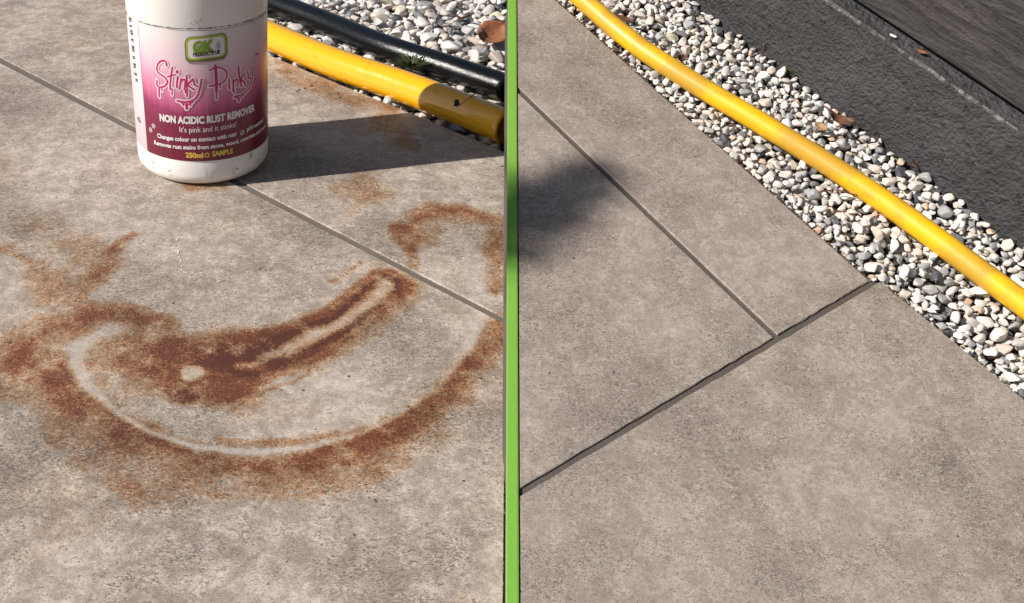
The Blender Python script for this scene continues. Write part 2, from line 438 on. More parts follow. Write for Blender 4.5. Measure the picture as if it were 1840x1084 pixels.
def stain_attrs(V):
    x, y, z = proj(V)
    n1 = vnoise(V[:, 0] + 3, V[:, 1] + 3, 30, 11, 4, .6) - .5; n2 = vnoise(V[:, 0] + 5, V[:, 1] + 5, 30, 12, 4, .6) - .5
    wx = x + n1 * 44; wy = y + n2 * 30
    pat = vnoise(V[:, 0] + 2, V[:, 1] + 2, 60, 13, 4, .65)
    rust = strokes_mask(wx, wy, RUST) * (0.40 + 1.15 * sstep(.22, .75, pat))
    pale = strokes_mask(x + n1 * 7, y + n2 * 6, PALE)
    deep = strokes_mask(wx, wy, DEEP) * (0.75 + 1.2 * sstep(.25, .75, pat))
    rust = np.maximum(rust, strokes_mask(x + n1 * 16, y + n2 * 12, RUST_THIN) * (.45 + .8 * pat))
    rust = rust * (1 - 0.86 * np.clip(1.2 * strokes_mask(x + n1 * 9, y + n2 * 8, PALE[:3]), 0, 1))
    deep = deep * (1 - 0.9 * np.clip(1.3 * strokes_mask(x + n1 * 9, y + n2 * 8, PALE[1:4]), 0, 1))
    # grimy blotches that are all over the stained slab
    blot = vnoise(V[:, 0] + 9, V[:, 1] + 9, 14, 21, 5, .6)
    rust = np.maximum(rust, sstep(.5, .75, blot) * .09)
    return {'rust': rust, 'deep': deep, 'pale': pale}

ZUP = np.array([0, 0, 1.0])
# flat bay
patio = tag(empty('patio', (0, 0, 0)), kind='structure')
JL = lambda x: 118 + (x - 20) * 0.5163
GL = lambda x: 102 + (x - 489) * 0.41
X_SEAM = 911.0
def joint_pt(x, off): return on_ground(x, JL(x) + off)
def seamL(y):                         # board's left face on the ground plane
    return seam_ground(y) - np.array([0.0008, 0, 0])
def hit_line(a, b, c, d):             # intersection of ground lines ab and cd
    A = np.array([[b[0] - a[0], -(d[0] - c[0])], [b[1] - a[1], -(d[1] - c[1])]]); r = np.array([c[0] - a[0], c[1] - a[1]])
    t = np.linalg.solve(A, r)[0]; return a + (b - a) * t
sa, sb = seamL(1300), seamL(0)
def seam_hit(a, b): return hit_line(a, b, sa, sb)
jf0, jf1 = joint_pt(-420, 6.0), joint_pt(600, 6.0)
jb0, jb1 = joint_pt(-300, -5.5), joint_pt(600, -5.5)
g0, g1 = on_ground(-40, GL(-40)), on_ground(700, GL(700))
front = [on_ground(-420, 1300), seam_hit(on_ground(-420, 1300), on_ground(600, 1300)), seam_hit(jf0, jf1), jf0]
back = [jb0, seam_hit(jb0, jb1), seam_hit(g0, g1), g0]
slab('paving_slab', front, ZUP, M_before, patio, 380, 330, attrs=stain_attrs, seed=1)
slab('paving_slab', back, ZUP, M_before, patio, 260, 90, attrs=stain_attrs, seed=2)
# neighbouring slabs beyond the frame
e = 0.005
def rect(x0, x1, y0, y1): return [np.array([x0, y0, 0]), np.array([x1, y0, 0]), np.array([x1, y1, 0]), np.array([x0, y1, 0])]
yf = front[0][1] - e
for i in range(-2, 2):
    slab('paving_slab', rect(i * 0.605 - .1, i * 0.605 + 0.6 - .1, yf - 0.6, yf), ZUP, M_after, patio, seed=10 + i, warp=0)
    slab('paving_slab', rect(i * 0.605 - .1, i * 0.605 + 0.6 - .1, yf - 1.205, yf - .605), ZUP, M_after, patio, seed=20 + i, warp=0)
dl = (jf0 - front[0]); dj = (jf1 - jf0) / np.linalg.norm(jf1 - jf0)
lf = [front[0] - np.array([.6 + e, 0, 0]), front[0] - np.array([e, 0, 0]), jf0 - dj * e, jf0 - dj * (.6 + e)]
slab('paving_slab', lf, ZUP, M_before, patio, 8, 8, attrs=lambda V: {k: np.zeros(len(V)) for k in ('rust', 'deep', 'pale')}, seed=31)
lb = [jb0 - dj * (.6 + e), jb0 - dj * e, g0 - dj * e, g0 - dj * (.6 + e)]
slab('paving_slab', lb, ZUP, M_before, patio, 8, 8, attrs=lambda V: {k: np.zeros(len(V)) for k in ('rust', 'deep', 'pale')}, seed=32)
# grout bed under the slabs; stops at the gravel edge
gb = lb[3], seam_hit(g0, g1)
gbed = [np.array([-1.4, yf - 1.3, 0]), np.array([2.3, yf - 1.3, 0]), np.array([2.3, TOE - .03, 0]), None]
def poly_prism(name, pts, ztop, zbot, mat, parent=None, kind=None):
    a = [np.array([p[0], p[1], ztop]) for p in pts]; b = [np.array([p[0], p[1], zbot]) for p in pts]
    v, f = prism(a, b); o = link(name, fix_normals(mesh_np(name, v, f)), mat, parent)
    if kind: o['kind'] = kind
    return o
se = seam_hit(g0, g1); sf = seam_hit(on_ground(-420, 1300), on_ground(600, 1300))
dg = (g0 - g1) / np.linalg.norm(g0 - g1)
gdn = np.array([dg[1], -dg[0], 0]);  gdn = gdn if gdn[1] < 0 else -gdn
poly_prism('grout', [sf + [0, -.02, 0], se + gdn * .003, lb[3] + gdn * .003, lf[0] + [0, -.02, 0]], -0.0012, -0.07, M_grout_l, patio)
poly_prism('grout', [(-1.3, yf - 1.21), (1.13, yf - 1.21), (1.13, yf + .0), (-1.3, yf + .0)], -0.003, -0.07, M_grout_r, patio)

# sloping bay
slope = tag(empty('sloping_patio', tuple(RO)), kind='structure')
def rp(x, y, w=0.0): return on_ramp(x, y, w)
# board's right face on the ramp
ra, rb = seam_ramp(1300) + EX * .0006, seam_ramp(-100) + EX * .0006
def rline(a, b, c, d):
    qa, qb, qc, qd = [to_ramp(q) for q in (a, b, c, d)]
    h = hit_line(qa, qb, qc, qd); return from_ramp(np.array([h[0], h[1], 0.0]))
def rseam(a, b): return rline(a, b, ra, rb)
A_ = lambda off: (rp(929 + off, 160), rp(1395 + off, 605))
B_ = lambda off: (rp(929, 888 + off), rp(1570, 507 + off))
E1 = (rp(1022, 22), rp(1566, 508))
E2 = (rp(1578, 503), rp(1822, 703))
aL, aR = A_(-6.5), A_(6.5)
bU, bD = B_(-7.5), B_(6.5)
# upper-left slab: between seam, joint A and joint B (three-sided cut piece, closed at the seam)
pA_top = rseam(*aL); cornerUL = rline(*aL, *bU); pB_l = rseam(*bU)
tri4 = [pB_l, cornerUL, pA_top + (cornerUL - pA_top) * 0.004, pA_top]
slab('paving_slab', tri4, EN, M_after, slope, 30, 30, seed=41)
# strip slab between joint A and gravel
far = lambda l, k: l[0] + (l[0] - l[1]) * k
sA = rseam(*aR); sE = rseam(*E1)
slab('paving_slab', [sA, rline(*aR, *bU), rline(*E1, *bU), sE], EN, M_after, slope, 30, 30, seed=42)
# lower slab
toeL = rseam(from_ramp(np.array([-1., 0.004, 0])), from_ramp(np.array([1., 0.004, 0])))
ext = lambda l, k: l[1] + (l[1] - l[0]) * k
toeline = (from_ramp(np.array([-1., 0.004, 0])), from_ramp(np.array([1., 0.004, 0])))
e2toe = rline(*E2, *toeline)
slab('paving_slab', [toeL, e2toe, rline(*E2, *bD), rseam(*bD)], EN, M_after, slope, 40, 40, seed=43)
# grout bed on the slope
gq = [toeL, e2toe, rline(*E2, *bD), rline(*E1, *bU), sE]
qa = [q - EN * .0011 for q in gq]; qb = [q - EN * .045 for q in gq]
v, f = prism(qa, qb)
link('grout', fix_normals(mesh_np('grout', v - RO, f)), M_grout_r, slope)
for ch in slope.children:
    if ch.name.startswith('paving_slab'):
        n = len(ch.data.vertices); co = np.empty(n * 3, np.float32); ch.data.vertices.foreach_get('co', co)
        co = co.reshape(-1, 3) - RO.astype(np.float32); ch.data.vertices.foreach_set('co', co.ravel()); ch.data.update()

# ------------------------------------------------------------------ gravel
def pebble_shape(seed, sub):
    r = np.random.default_rng(seed)
    bm = bmesh.new(); bmesh.ops.create_icosphere(bm, subdivisions=sub, radius=1.0)
    co = np.array([v.co[:] for v in bm.verts]); fa = np.array([[v.index for v in f.verts] for f in bm.faces]); bm.free()
    for _ in range(r.integers(6, 11)):
        n = r.normal(size=3); n /= np.linalg.norm(n); d = r.uniform(.36, .80)
        t = co @ n - d; k = np.where(t > 0, t * r.uniform(.88, 1.0), 0); co = co - k[:, None] * n
    k = r.normal(size=3); k /= np.linalg.norm(k)
    co = co * (1 + 0.18 * (co @ k))[:, None]
    ext_ = np.abs(co).max(0); co = co / ext_
    return co.astype(np.float32), fa
NSH = 22
SH_HI = [pebble_shape(100 + i, 3) for i in range(NSH)]
SH_LO = [pebble_shape(100 + i, 2) for i in range(NSH)]

def deposit(poly, r0, floor, top, seed, nmax=9000, cands=11):
    r = np.random.default_rng(seed)
    poly = np.array(poly); x0, y0 = poly.min(0); x1, y1 = poly.max(0)
    res = r0 * 0.30
    nx = int((x1 - x0) / res) + 1; ny = int((y1 - y0) / res) + 1
    gx = x0 + np.arange(nx) * res; gy = y0 + np.arange(ny) * res
    GX, GY = np.meshgrid(gx, gy)
    ins = np.zeros(GX.shape, bool)
    j = len(poly) - 1
    for i in range(len(poly)):
        xi, yi = poly[i]; xj, yj = poly[j]
        c = ((yi > GY) != (yj > GY)) & (GX < (xj - xi) * (GY - yi) / (yj - yi + 1e-12) + xi)
        ins ^= c; j = i
    Hm = np.where(ins, floor, 9.0)
    cells = np.argwhere(ins); out = []
    pad = int(1.7 / 0.30) + 2
    Hp = np.pad(Hm, pad, constant_values=9.0)
    n = 0
    while n < nmax:
        s = r0 * float(np.clip(r.lognormal(0, .33), .45, 1.9))
        a, b, c = s * r.uniform(1.0, 1.5), s * r.uniform(.75, 1.0), s * r.uniform(.55, .85)
        yaw = r.uniform(0, math.pi)
        m = min(pad, int(a / res) + 1)
        oy, ox = np.mgrid[-m:m + 1, -m:m + 1] * res
        ca, sa_ = math.cos(yaw), math.sin(yaw)
        e_ = 1 - ((ox * ca + oy * sa_) / a) ** 2 - ((-ox * sa_ + oy * ca) / b) ** 2
        pos_ = e_ > 0; sq = np.where(pos_, c * np.sqrt(np.clip(e_, 0, 1)), 0)
        best = None
        for k in cells[r.integers(0, len(cells), cands)]:
            cy, cx = k[0] + pad, k[1] + pad
            pt = Hp[cy - m:cy + m + 1, cx - m:cx + m + 1]
            z = np.max(np.where(pos_, pt + sq * 0.84, -9))
            if best is None or z < best[0]: best = (z, cy, cx)
        z, cy, cx = best
        n += 1
        if z + c * .3 > top:
            out_of = True
            if n > 400 and r.random() < .02: pass
            if len(out) and n - len(out) > 900: break
            continue
        pt = Hp[cy - m:cy + m + 1, cx - m:cx + m + 1]
        np.maximum(pt, np.where(pos_, z + sq, -9), out=pt)
        out.append((gx[cx - pad] + r.uniform(-.3, .3) * res, gy[cy - pad] + r.uniform(-.3, .3) * res, z, a, b, c, yaw))
    return np.array(out), (gx, gy, res)

def visible(P, grid):
    gx, gy, res = grid; nx, ny = len(gx), len(gy); pad = 10
    Hp = np.full((ny + 2 * pad, nx + 2 * pad), -9.0); own = np.full(Hp.shape, -1, int)
    for i, (x, y, z, a, b, c, yaw) in enumerate(P):
        cx = int(round((x - gx[0]) / res)) + pad; cy = int(round((y - gy[0]) / res)) + pad
        m = min(pad, int(a / res) + 1)
        oy, ox = np.mgrid[-m:m + 1, -m:m + 1] * res
        ca, sa_ = math.cos(yaw), math.sin(yaw)
        e_ = 1 - ((ox * ca + oy * sa_) / a) ** 2 - ((-ox * sa_ + oy * ca) / b) ** 2
        t = np.where(e_ > 0, z + c * np.sqrt(np.clip(e_, 0, 1)), -9)
        sl = (slice(cy - m, cy + m + 1), slice(cx - m, cx + m + 1))
        up_ = t > Hp[sl]
        Hp[sl] = np.where(up_, t, Hp[sl]); own[sl] = np.where(up_, i, own[sl])
    cnt = np.bincount(own[own >= 0], minlength=len(P))
    return cnt

def seg_dist(P, path):
    best = np.full(len(P), 9.0); 
    for a, b in zip(path[:-1], path[1:]):
        d = b - a; t = np.clip(((P - a) @ d) / (d @ d), 0, 1)
        best = np.minimum(best, np.linalg.norm(P - (a + t[:, None] * d), axis=1))
    return best

def build_gravel(bed, P, grid, frame, hoses, seed, nparts=300):
    """frame(q)->world; hoses: list of (local path Nx3, radius)"""
    r = np.random.default_rng(seed)
    for path, rad in hoses:
        d = seg_dist(P[:, :3], path)
        P = P[d > rad + P[:, 5] * .55]
    cnt = visible(P, grid)
    P = P[cnt > 2]; cnt = cnt[cnt > 2]
    Wd = frame(P[:, :3]); x, y, z = proj(Wd)
    infr = (x > -60) & (x < 1900) & (y > -60) & (y < 1140)
    score = np.where(infr, cnt / z ** 2, 0)
    order = np.argsort(-score); big = order[:nparts]; big = big[score[big] > 0]
    isbig = np.zeros(len(P), bool); isbig[big] = True
    Fm = np.stack([frame(np.array([[1., 0, 0]]))[0] - frame(np.zeros((1, 3)))[0], frame(np.array([[0, 1., 0]]))[0] - frame(np.zeros((1, 3)))[0], frame(np.array([[0, 0, 1.]]))[0] - frame(np.zeros((1, 3)))[0]], 1)
    meshes = {}
    vs, fs, off = [], [], 0
    base = np.array(bed.location)
    for i in range(len(P)):
        xx, yy, zz, a, b, c, yaw = P[i]
        k = int(r.integers(NSH))
        R = Matrix.Rotation(yaw, 3, 'Z') @ Matrix.Rotation(r.normal(0, .22), 3, 'X') @ Matrix.Rotation(r.normal(0, .22), 3, 'Y')
        R = Fm @ np.array(R)
        if isbig[i]:
            if k not in meshes:
                me = mesh_np('pebble', SH_HI[k][0], SH_HI[k][1], True); me.materials.append(M_peb); meshes[k] = me
            o = bpy.data.objects.new('pebble', meshes[k]); COL.objects.link(o); o.parent = bed
            M4 = np.eye(4); M4[:3, :3] = R @ np.diag([a, b, c]); M4[:3, 3] = Wd[i] - base
            o.matrix_basis = Matrix(M4.tolist())
        else:
            co, fa = (SH_HI if infr[i] else SH_LO)[k]
            vs.append((co * [a, b, c]) @ R.T + (Wd[i] - base)); fs.append(fa + off); off += len(co)
    if vs:
        o = link('pebbles', mesh_np('pebbles', np.concatenate(vs), np.concatenate(fs), True), M_peb, bed); o['kind'] = 'stuff'
    return P, Wd, len(big)

# --- hose paths
def smooth_path(pts, n=160):
    pts = np.array(pts, float); d = np.r_[0, np.cumsum(np.linalg.norm(np.diff(pts, axis=0), axis=1))]
    m = len(pts); t = np.linspace(0, d[-1], n)
    # Catmull-Rom on the chord parameter
    tang = np.gradient(pts, d, axis=0)
    out = []
    for x in t:
        i = min(max(np.searchsorted(d, x) - 1, 0), m - 2); h = d[i + 1] - d[i]; s_ = (x - d[i]) / h
        h00 = 2 * s_ ** 3 - 3 * s_ ** 2 + 1; h10 = s_ ** 3 - 2 * s_ ** 2 + s_; h01 = -2 * s_ ** 3 + 3 * s_ ** 2; h11 = s_ ** 3 - s_ ** 2
        out.append(h00 * pts[i] + h10 * h * tang[i] + h01 * pts[i + 1] + h11 * h * tang[i + 1])
    return np.array(out)
def tube(name, path, rad, mat, seg=28, cap=True, bore=0.7):
    n = len(path); tan = np.gradient(path, axis=0); tan /= np.linalg.norm(tan, axis=1)[:, None]
    ref = np.array([0, 0, 1.0]); vs = []
    L = np.r_[0, np.cumsum(np.linalg.norm(np.diff(path, axis=0), axis=1))]
    for i in range(n):
        s_ = np.cross(tan[i], ref); s_ /= np.linalg.norm(s_); u_ = np.cross(s_, tan[i])
        a = np.linspace(0, 2 * math.pi, seg, endpoint=False)
        vs.append(path[i] + rad * (np.cos(a)[:, None] * s_ + np.sin(a)[:, None] * u_))
    V = np.concatenate(vs); f = []
    uv = []
    for i in range(n - 1):
        for k in range(seg):
            k2 = (k + 1) % seg
            f.append((i * seg + k, i * seg + k2, (i + 1) * seg + k2, (i + 1) * seg + k))
            uv += [(L[i], k / seg), (L[i], (k + 1) / seg), (L[i + 1], (k + 1) / seg), (L[i + 1], k / seg)]
    # hollow cut ends: annulus plus a short bore
    for end in (0, n - 1):
        ring = V[end * seg:(end + 1) * seg]; c = path[end]; inw = tan[end] * (rad * 2 if end == 0 else -rad * 2)
        b0 = len(V); V = np.concatenate([V, c + (ring - c) * bore, c + (ring - c) * bore + inw])
        for k in range(seg):
            k2 = (k + 1) % seg
            f.append((end * seg + k, end * seg + k2, b0 + k2, b0 + k)); f.append((b0 + k, b0 + k2, b0 + seg + k2, b0 + seg + k))
            uv += [(L[end], .5)] * 8
        f.append(tuple(b0 + seg + k for k in range(seg))); uv += [(L[end], .5)] * seg
    me = bpy.data.meshes.new(name); me.from_pydata(V.tolist(), [], f); me.update()
    ul = me.uv_layers.new(name='UVMap'); ul.data.foreach_set('uv', np.array(uv, np.float32).ravel())
    me = fix_normals(me); me.polygons.foreach_set('use_smooth', np.ones(len(me.polygons), bool))
    return me

GRAV_L = -0.001     # gravel top in the flat bay
RY, RB = 0.0148, 0.0128
def hose_pts(px, z): return [on_ground(x, y, z) for x, y in px]
ZY = GRAV_L + RY * 0.80; ZB = GRAV_L + RB * 0.9
yl = hose_pts([(330, -6), (487, 66), (607, 116), (738, 161), (911, 229)], ZY)
bl = hose_pts([(380, -40), (480, 2), (588, 43), (696, 87), (793, 119), (911, 159)], ZB)
def to_board(pts, rad):
    # stop at the divider board (its face leans), just touching
    c = seamL(200); N = SEAM_N
    a, b = pts[-2], pts[-1]; t = ((c - a) @ N) / ((b - a) @ N)
    pts[-1] = a + (b - a) * t - (b - a) / np.linalg.norm(b - a) * 0.001
    pts.insert(0, pts[0] + (pts[0] - pts[1]) * 1.5)
    return pts
yl = smooth_path(to_board(yl, RY)); bl = smooth_path(to_board(bl, RB))

GRAV_R = -0.0008
RH = 0.0061
rpx = [(1000, -45), (1069, 21), (1103, 54), (1145, 85), (1194, 117), (1240, 146), (1285, 173), (1331, 200), (1396, 238), (1474, 285), (1551, 334), (1629, 388), (1668, 420), (1743, 476), (1817, 530), (1900, 592)]
ZH = GRAV_R + RH * 0.85
hr_l = np.array([ramp_uv(x, y, ZH) for x, y in rpx])
for _ in range(3): hr_l[1:-1] = hr_l[1:-1] * .5 + (hr_l[:-2] + hr_l[2:]) * .25
hr_l = np.concatenate([[hr_l[0] + (hr_l[0] - hr_l[1]) * 2], hr_l, [hr_l[-1] + (hr_l[-1] - hr_l[-2]) * 2]])
hr_path = smooth_path(hr_l, 220)

# flat bay gravel
bed_l = tag(link('gravel_bed', None, None), kind='structure') if False else None
far_y = 1.42
sFar = hit_line(np.array([-1, far_y, 0]), np.array([1, far_y, 0]), sa, sb)
polyL = [se[:2] + (0.0, 0.001), sFar[:2], (-0.62, far_y), (g0 + dg * 0.15)[:2] + np.array([0, .001])]
def soil_block(name, pts, ztop, zbot): 
    return poly_prism(name, pts, ztop, zbot, M_soil, None, 'structure')
wl = [np.array(p) for p in polyL]
bed_l = soil_block('gravel_bed', [wl[0], wl[1], wl[2], wl[3]], -0.024, -0.08)
PL, gridL = deposit(polyL, 0.0054, -0.024, GRAV_L + 0.0040, 3, nmax=14000)
PLv, WL, nL = build_gravel(bed_l, PL, gridL, lambda q: np.asarray(q, float), [(yl, RY), (bl, RB)], 5)

# sloping bay gravel
W0, W1 = ramp_uv(1317, 52), ramp_uv(1818, 424)
wd = (W1 - W0) / np.linalg.norm(W1 - W0); wn_ = np.array([-wd[1], wd[0], 0]); wn_ = wn_ if wn_ @ np.array([1, 1, 0]) > 0 else -wn_
wa, wb = W0 - wd * 0.42, W1 + wd * 0.40
eSe, eE1, eE2, eT = [to_ramp(q) for q in (sE, rline(*E1, *bU), rline(*E2, *bD), e2toe)]
sTop = to_ramp(seam_ramp(-190) + EX * .0006)
d1 = 0.0004
polyR = [eSe[:2] + d1, eE1[:2] + d1, eE2[:2] + d1, eT[:2] + d1]
tE = eT[:2]
# outline: along slab edge, to the toe, across to the wall, back along the wall to the top, to the seam
toe_w = wb[:2]
polyR = [tuple(eSe[:2] + d1), tuple(eE1[:2] + d1), tuple(eE2[:2] + d1), tuple(eE2[:2] + (eT[:2] - eE2[:2]) * .75), tuple(wb[:2]), tuple(wa[:2]), tuple(sTop[:2])]
GFL = -0.0105
pw = from_ramp(np.array([[q[0], q[1], GFL] for q in polyR])); pb = from_ramp(np.array([[q[0], q[1], -0.04] for q in polyR]))
v, f = prism(list(pw), list(pb))
bed_r = tag(link('gravel_bed', fix_normals(mesh_np('gravel_bed', v, f)), M_soil), kind='structure')
PR, gridR = deposit(polyR, 0.0021, GFL, GRAV_R + 0.0015, 4, nmax=34000)
PRv, WR, nR = build_gravel(bed_r, PR, gridR, from_ramp, [(hr_path, RH)], 6)
print('pebbles', len(PL), len(PLv), len(PR), len(PRv))

gr_ = lambda y: seam_ground(y, 1) + np.array([.0008, 0, 0])
ga_, gb_ = gr_(1330), gr_(1000)
flo = hit_line(np.array([-1., yf + e, 0]), np.array([1., yf + e, 0]), ga_, gb_); fhi = hit_line(np.array([-1., TOE, 0]), np.array([1., TOE, 0]), ga_, gb_)
slab('paving_slab', [flo, np.array([1.11, yf + e, 0]), np.array([1.11, TOE, 0]), fhi], ZUP, M_after, patio, 8, 8, seed=33, warp=0)
# solid core of the slope, so it stands as a bank from every side
sl_ = to_ramp(seam_ramp(-190))
core = [toeL, e2toe + EX * .35, from_ramp(np.array([eT[0] + .6, sl_[1], 0])), from_ramp(np.array([sl_[0], sl_[1], 0]))]
ct = [q - EN * .042 + EX * (.035 if i_ in (0, 3) else 0) for i_, q in enumerate(core)]; cb = [np.array([q[0], q[1], -.084]) for q in ct]
for i_ in (0, 3): cb[i_] = ct[i_] + down * ((ct[i_][2] + .084) / -down[2])
v, f = prism(ct, cb)
tag(link('earth_bank', fix_normals(mesh_np('earth_bank', v, f)), M_soil), kind='structure')

# ------------------------------------------------------------------ divider board: stands in for the green strip between the two panels
s = NT('green_paint'); p = s.pos(); a = s.noise(p, 40, 5, .6); b = s.noise(p, 400, 4, .7)
M_green = s.fin(s.mix(s.range(b, .66, .74, 0, .5), s.mix(a, (0.145, 0.315, 0.04), (0.175, 0.37, 0.05)), (0.07, 0.10, 0.035)), 0.45, s.bump(b, .15, .001))
hw = SEAM_N * (T_BOARD / 2)
def board_sec(p, wtop=0.0004):
    t = p + EN * wtop
    d_ = (t[2] + .08) / -down[2]
    return [t - hw, t + hw, t + hw + down * d_, t - hw + down * d_]
v, f = prism(board_sec(s0 + dirb * .012), board_sec(s1))
me = bevel_mesh(mesh_np('divider_board', v, f), 0.0008)
M_side = plain('raw_board_side', (.085, .08, .072), .85)
me.materials.append(M_side); me.materials.append(M_green)
for pl in me.polygons: pl.material_index = 1 if np.array(pl.normal) @ EN > .3 else 0
div = link('divider_board', me, M_side)
tag(div, 'long board with green painted top edge standing in for the strip between the rusty paving and the clean paving', 'divider')

# ------------------------------------------------------------------ hoses
def hose_material(name, base, dirt, ribs=False, gloss=True):
    s = NT(name); uvn = s.n('ShaderNodeUVMap'); uvn.uv_map = 'UVMap'
    p = s.pos(); a = s.noise(p, 90, 5, .65); b = s.noise(p, 520, 4, .7)
    mp = s.n('ShaderNodeMapping'); s.l(uvn.outputs[0], mp.inputs[0]); mp.inputs[3].default_value = (60, 9, 1)
    st = s.noise(mp.outputs[0], 1.0, 4, .6)
    if ribs:
        c = s.mix(s.range(a, .4, .75, 0, .5), base, dirt)
        w = s.n('ShaderNodeTexWave', wave_type='BANDS', bands_direction='X'); s.l(uvn.outputs[0], w.inputs[0])
        w.inputs['Scale'].default_value = 230; w.inputs['Distortion'].default_value = 2.5; w.inputs['Detail'].default_value = 2
        h = s.math('ADD', s.math('MULTIPLY', w.outputs['Fac'], .5), s.math('MULTIPLY', b, .8))
        return s.fin(c, s.range(b, .3, .7, .13, .26), s.bump(h, .35, .0003), Specular_IOR_Level=.6)
    c = s.mix(s.range(a, .52, .78, 0, .4), base, tuple(x * .72 for x in base))
    sm = s.range(s.math('ADD', st, s.math('MULTIPLY', s.math('SUBTRACT', b, .5), .5)), .52 if not gloss else .60, .78)
    c = s.mix(s.math('MULTIPLY', sm, .55), c, dirt)
    sp = s.range(b, .69, .75)
    c = s.mix(s.math('MULTIPLY', sp, .7), c, (.05, .035, .015))
    if not gloss:
        c = s.mix(s.range(s.noise(p, 28, 3, .6), .40, .60, 0, .75), c, (.46, .26, .035))
        c = s.mix(s.range(s.noise(mp.outputs[0], 3.0, 5, .75), .61, .73, 0, .7), c, (.12, .075, .022))
    return s.fin(c, s.range(a, .3, .7, .16, .26) if gloss else s.range(a, .3, .7, .36, .5), s.bump(s.math('ADD', s.math('MULTIPLY', b, .5), st), .06, .0004), Coat_Weight=1.0 if gloss else 0.0, Coat_Roughness=.04)
M_yel = hose_material('yellow_rubber', (0.84, 0.41, 0.003), (0.30, 0.15, 0.015))
M_yel2 = hose_material('yellow_rubber_matt', (0.82, 0.45, 0.007), (0.26, 0.15, 0.03), gloss=False)
M_blk = hose_material('black_rubber', (0.004, 0.0043, 0.0052), (0.012, 0.011, 0.010), True)
def placed(name, me, mat, org):
    org = np.array(org); n = len(me.vertices); co = np.empty(n * 3, np.float32); me.vertices.foreach_get('co', co)
    me.vertices.foreach_set('co', (co.reshape(-1, 3) - org.astype(np.float32)).ravel()); me.update()
    o = link(name, me, mat); o.location = org; return o
yel_a = placed('garden_hose', tube('garden_hose', yl, RY, M_yel), M_yel, yl[80] - [0, 0, RY])
tag(yel_a, 'thick glossy yellow hose lying behind the bottle, partly in its shadow', 'hose')
blk = placed('garden_hose', tube('garden_hose', bl, RB, M_blk), M_blk, bl[80] - [0, 0, RB])
tag(blk, 'shiny black rubber hose lying on white pebbles beside the yellow one', 'hose')
hw_path = from_ramp(hr_path)
yel_b = placed('garden_hose', tube('garden_hose', hw_path, RH, M_yel2), M_yel2, hw_path[110] - EN * RH)
tag(yel_b, 'long yellow hose running down the pebble strip beside the dark wall', 'hose')

# ------------------------------------------------------------------ dark wall on the right
t_mid = proj(from_ramp(((W0 + W1) / 2)[None]))[2][0]
pxm = t_mid / FPX
HW = 158 * pxm; LEDGE = 34 * pxm
def paint_material(name, base, wood=False):
    s = NT(name)
    tc = s.n('ShaderNodeTexCoord').outputs['Object']
    if wood:
        mp = s.n('ShaderNodeMapping'); s.l(tc, mp.inputs[0]); mp.inputs[3].default_value = (30, 170, 170)
        a = s.noise(mp.outputs[0], 1.0, 7, .7, .8); b = s.noise(tc, 500, 4, .7); d = s.noise(tc, 40, 3, .6)
        h = s.math('ADD', a, s.math('MULTIPLY', b, .25))
        c = s.mix(s.range(a, .35, .65), tuple(x * .6 for x in base), tuple(x * 1.5 for x in base))
        c = s.mix(s.range(d, .5, .75, 0, .5), c, (0.085, 0.068, 0.06))
        return s.fin(c, s.range(b, .3, .7, .42, .65), s.bump(h, 1.0, .010))
    a = s.noise(tc, 95, 4, .55, .2); b = s.noise(tc, 520, 4, .6); d = s.noise(tc, 22, 4, .6)
    v = s.noise(tc, 260, 5, .62, .3)
    vo = s.n('ShaderNodeTexVoronoi', feature='F1'); s.l(tc, vo.inputs['Vector']); vo.inputs['Scale'].default_value = 150; vo.inputs['Randomness'].default_value = 1.0
    dot = s.range(s.math('ADD', vo.outputs['Distance'], s.math('MULTIPLY', s.math('SUBTRACT', b, .5), .8)), .12, .30)
    pit = s.math('ADD', s.math('MULTIPLY', v, .9), s.math('MULTIPLY', s.math('MAXIMUM', dot, s.range(vo.outputs['Color'], .2, .25, 1.0, 0.0)), .5))
    h = s.math('ADD', s.math('MULTIPLY', pit, .9), s.math('ADD', s.math('MULTIPLY', a, 1.0), s.math('MULTIPLY', b, .55)))
    c = s.mix(s.range(d, .35, .7), tuple(x * .8 for x in base), tuple(x * 1.25 for x in base))
    c = s.mix(s.range(b, .62, .75, 0, .3), c, (0.10, 0.088, 0.082))
    c = s.mix(s.range(s.noise(tc, 14, 4, .65), .52, .72, 0, .45), c, (0.062, 0.050, 0.047))
    return s.fin(c, s.range(a, .3, .7, .55, .75), s.bump(h, 1.0, .0032))
M_wall = paint_material('charcoal_render', (0.053, 0.050, 0.053))
M_board = paint_material('charcoal_timber', (0.075, 0.067, 0.067), True)
s = NT('scuffed_edge'); tc = s.n('ShaderNodeTexCoord').outputs['Object']
sc = s.noise(tc, 420, 5, .75, .5)
M_scuff = s.fin(s.mix(s.range(sc, .50, .60), (0.04, 0.038, 0.038), (0.16, 0.152, 0.146)), .7)
wroot = empty('garden_wall', tuple(from_ramp(W0[None])[0]))
rotw = Matrix(np.stack([wd[0] * EX + wd[1] * EY, wn_[0] * EX + wn_[1] * EY, EN], 1).tolist())
wroot.rotation_euler = rotw.to_euler()
tag(wroot, 'dark charcoal painted wall with rough face and timber above, beside the pebbles', 'wall')
xa, xb = -0.42, np.linalg.norm(W1 - W0) + .40
def extr(name, prof, mat, seg=1):
    xs = np.linspace(xa, xb, seg + 1); n = len(prof); v = []; f = []
    for x in xs: v += [(x, d, w) for d, w in prof]
    for i in range(seg):
        for k in range(n):
            k2 = (k + 1) % n; f.append((i * n + k, i * n + k2, (i + 1) * n + k2, (i + 1) * n + k))
    f.append(tuple(range(n))); f.append(tuple(seg * n + k for k in range(n)))
    me = fix_normals(mesh_np(name, v, f)); return link(name, me, mat, wroot)
ch = 0.0012
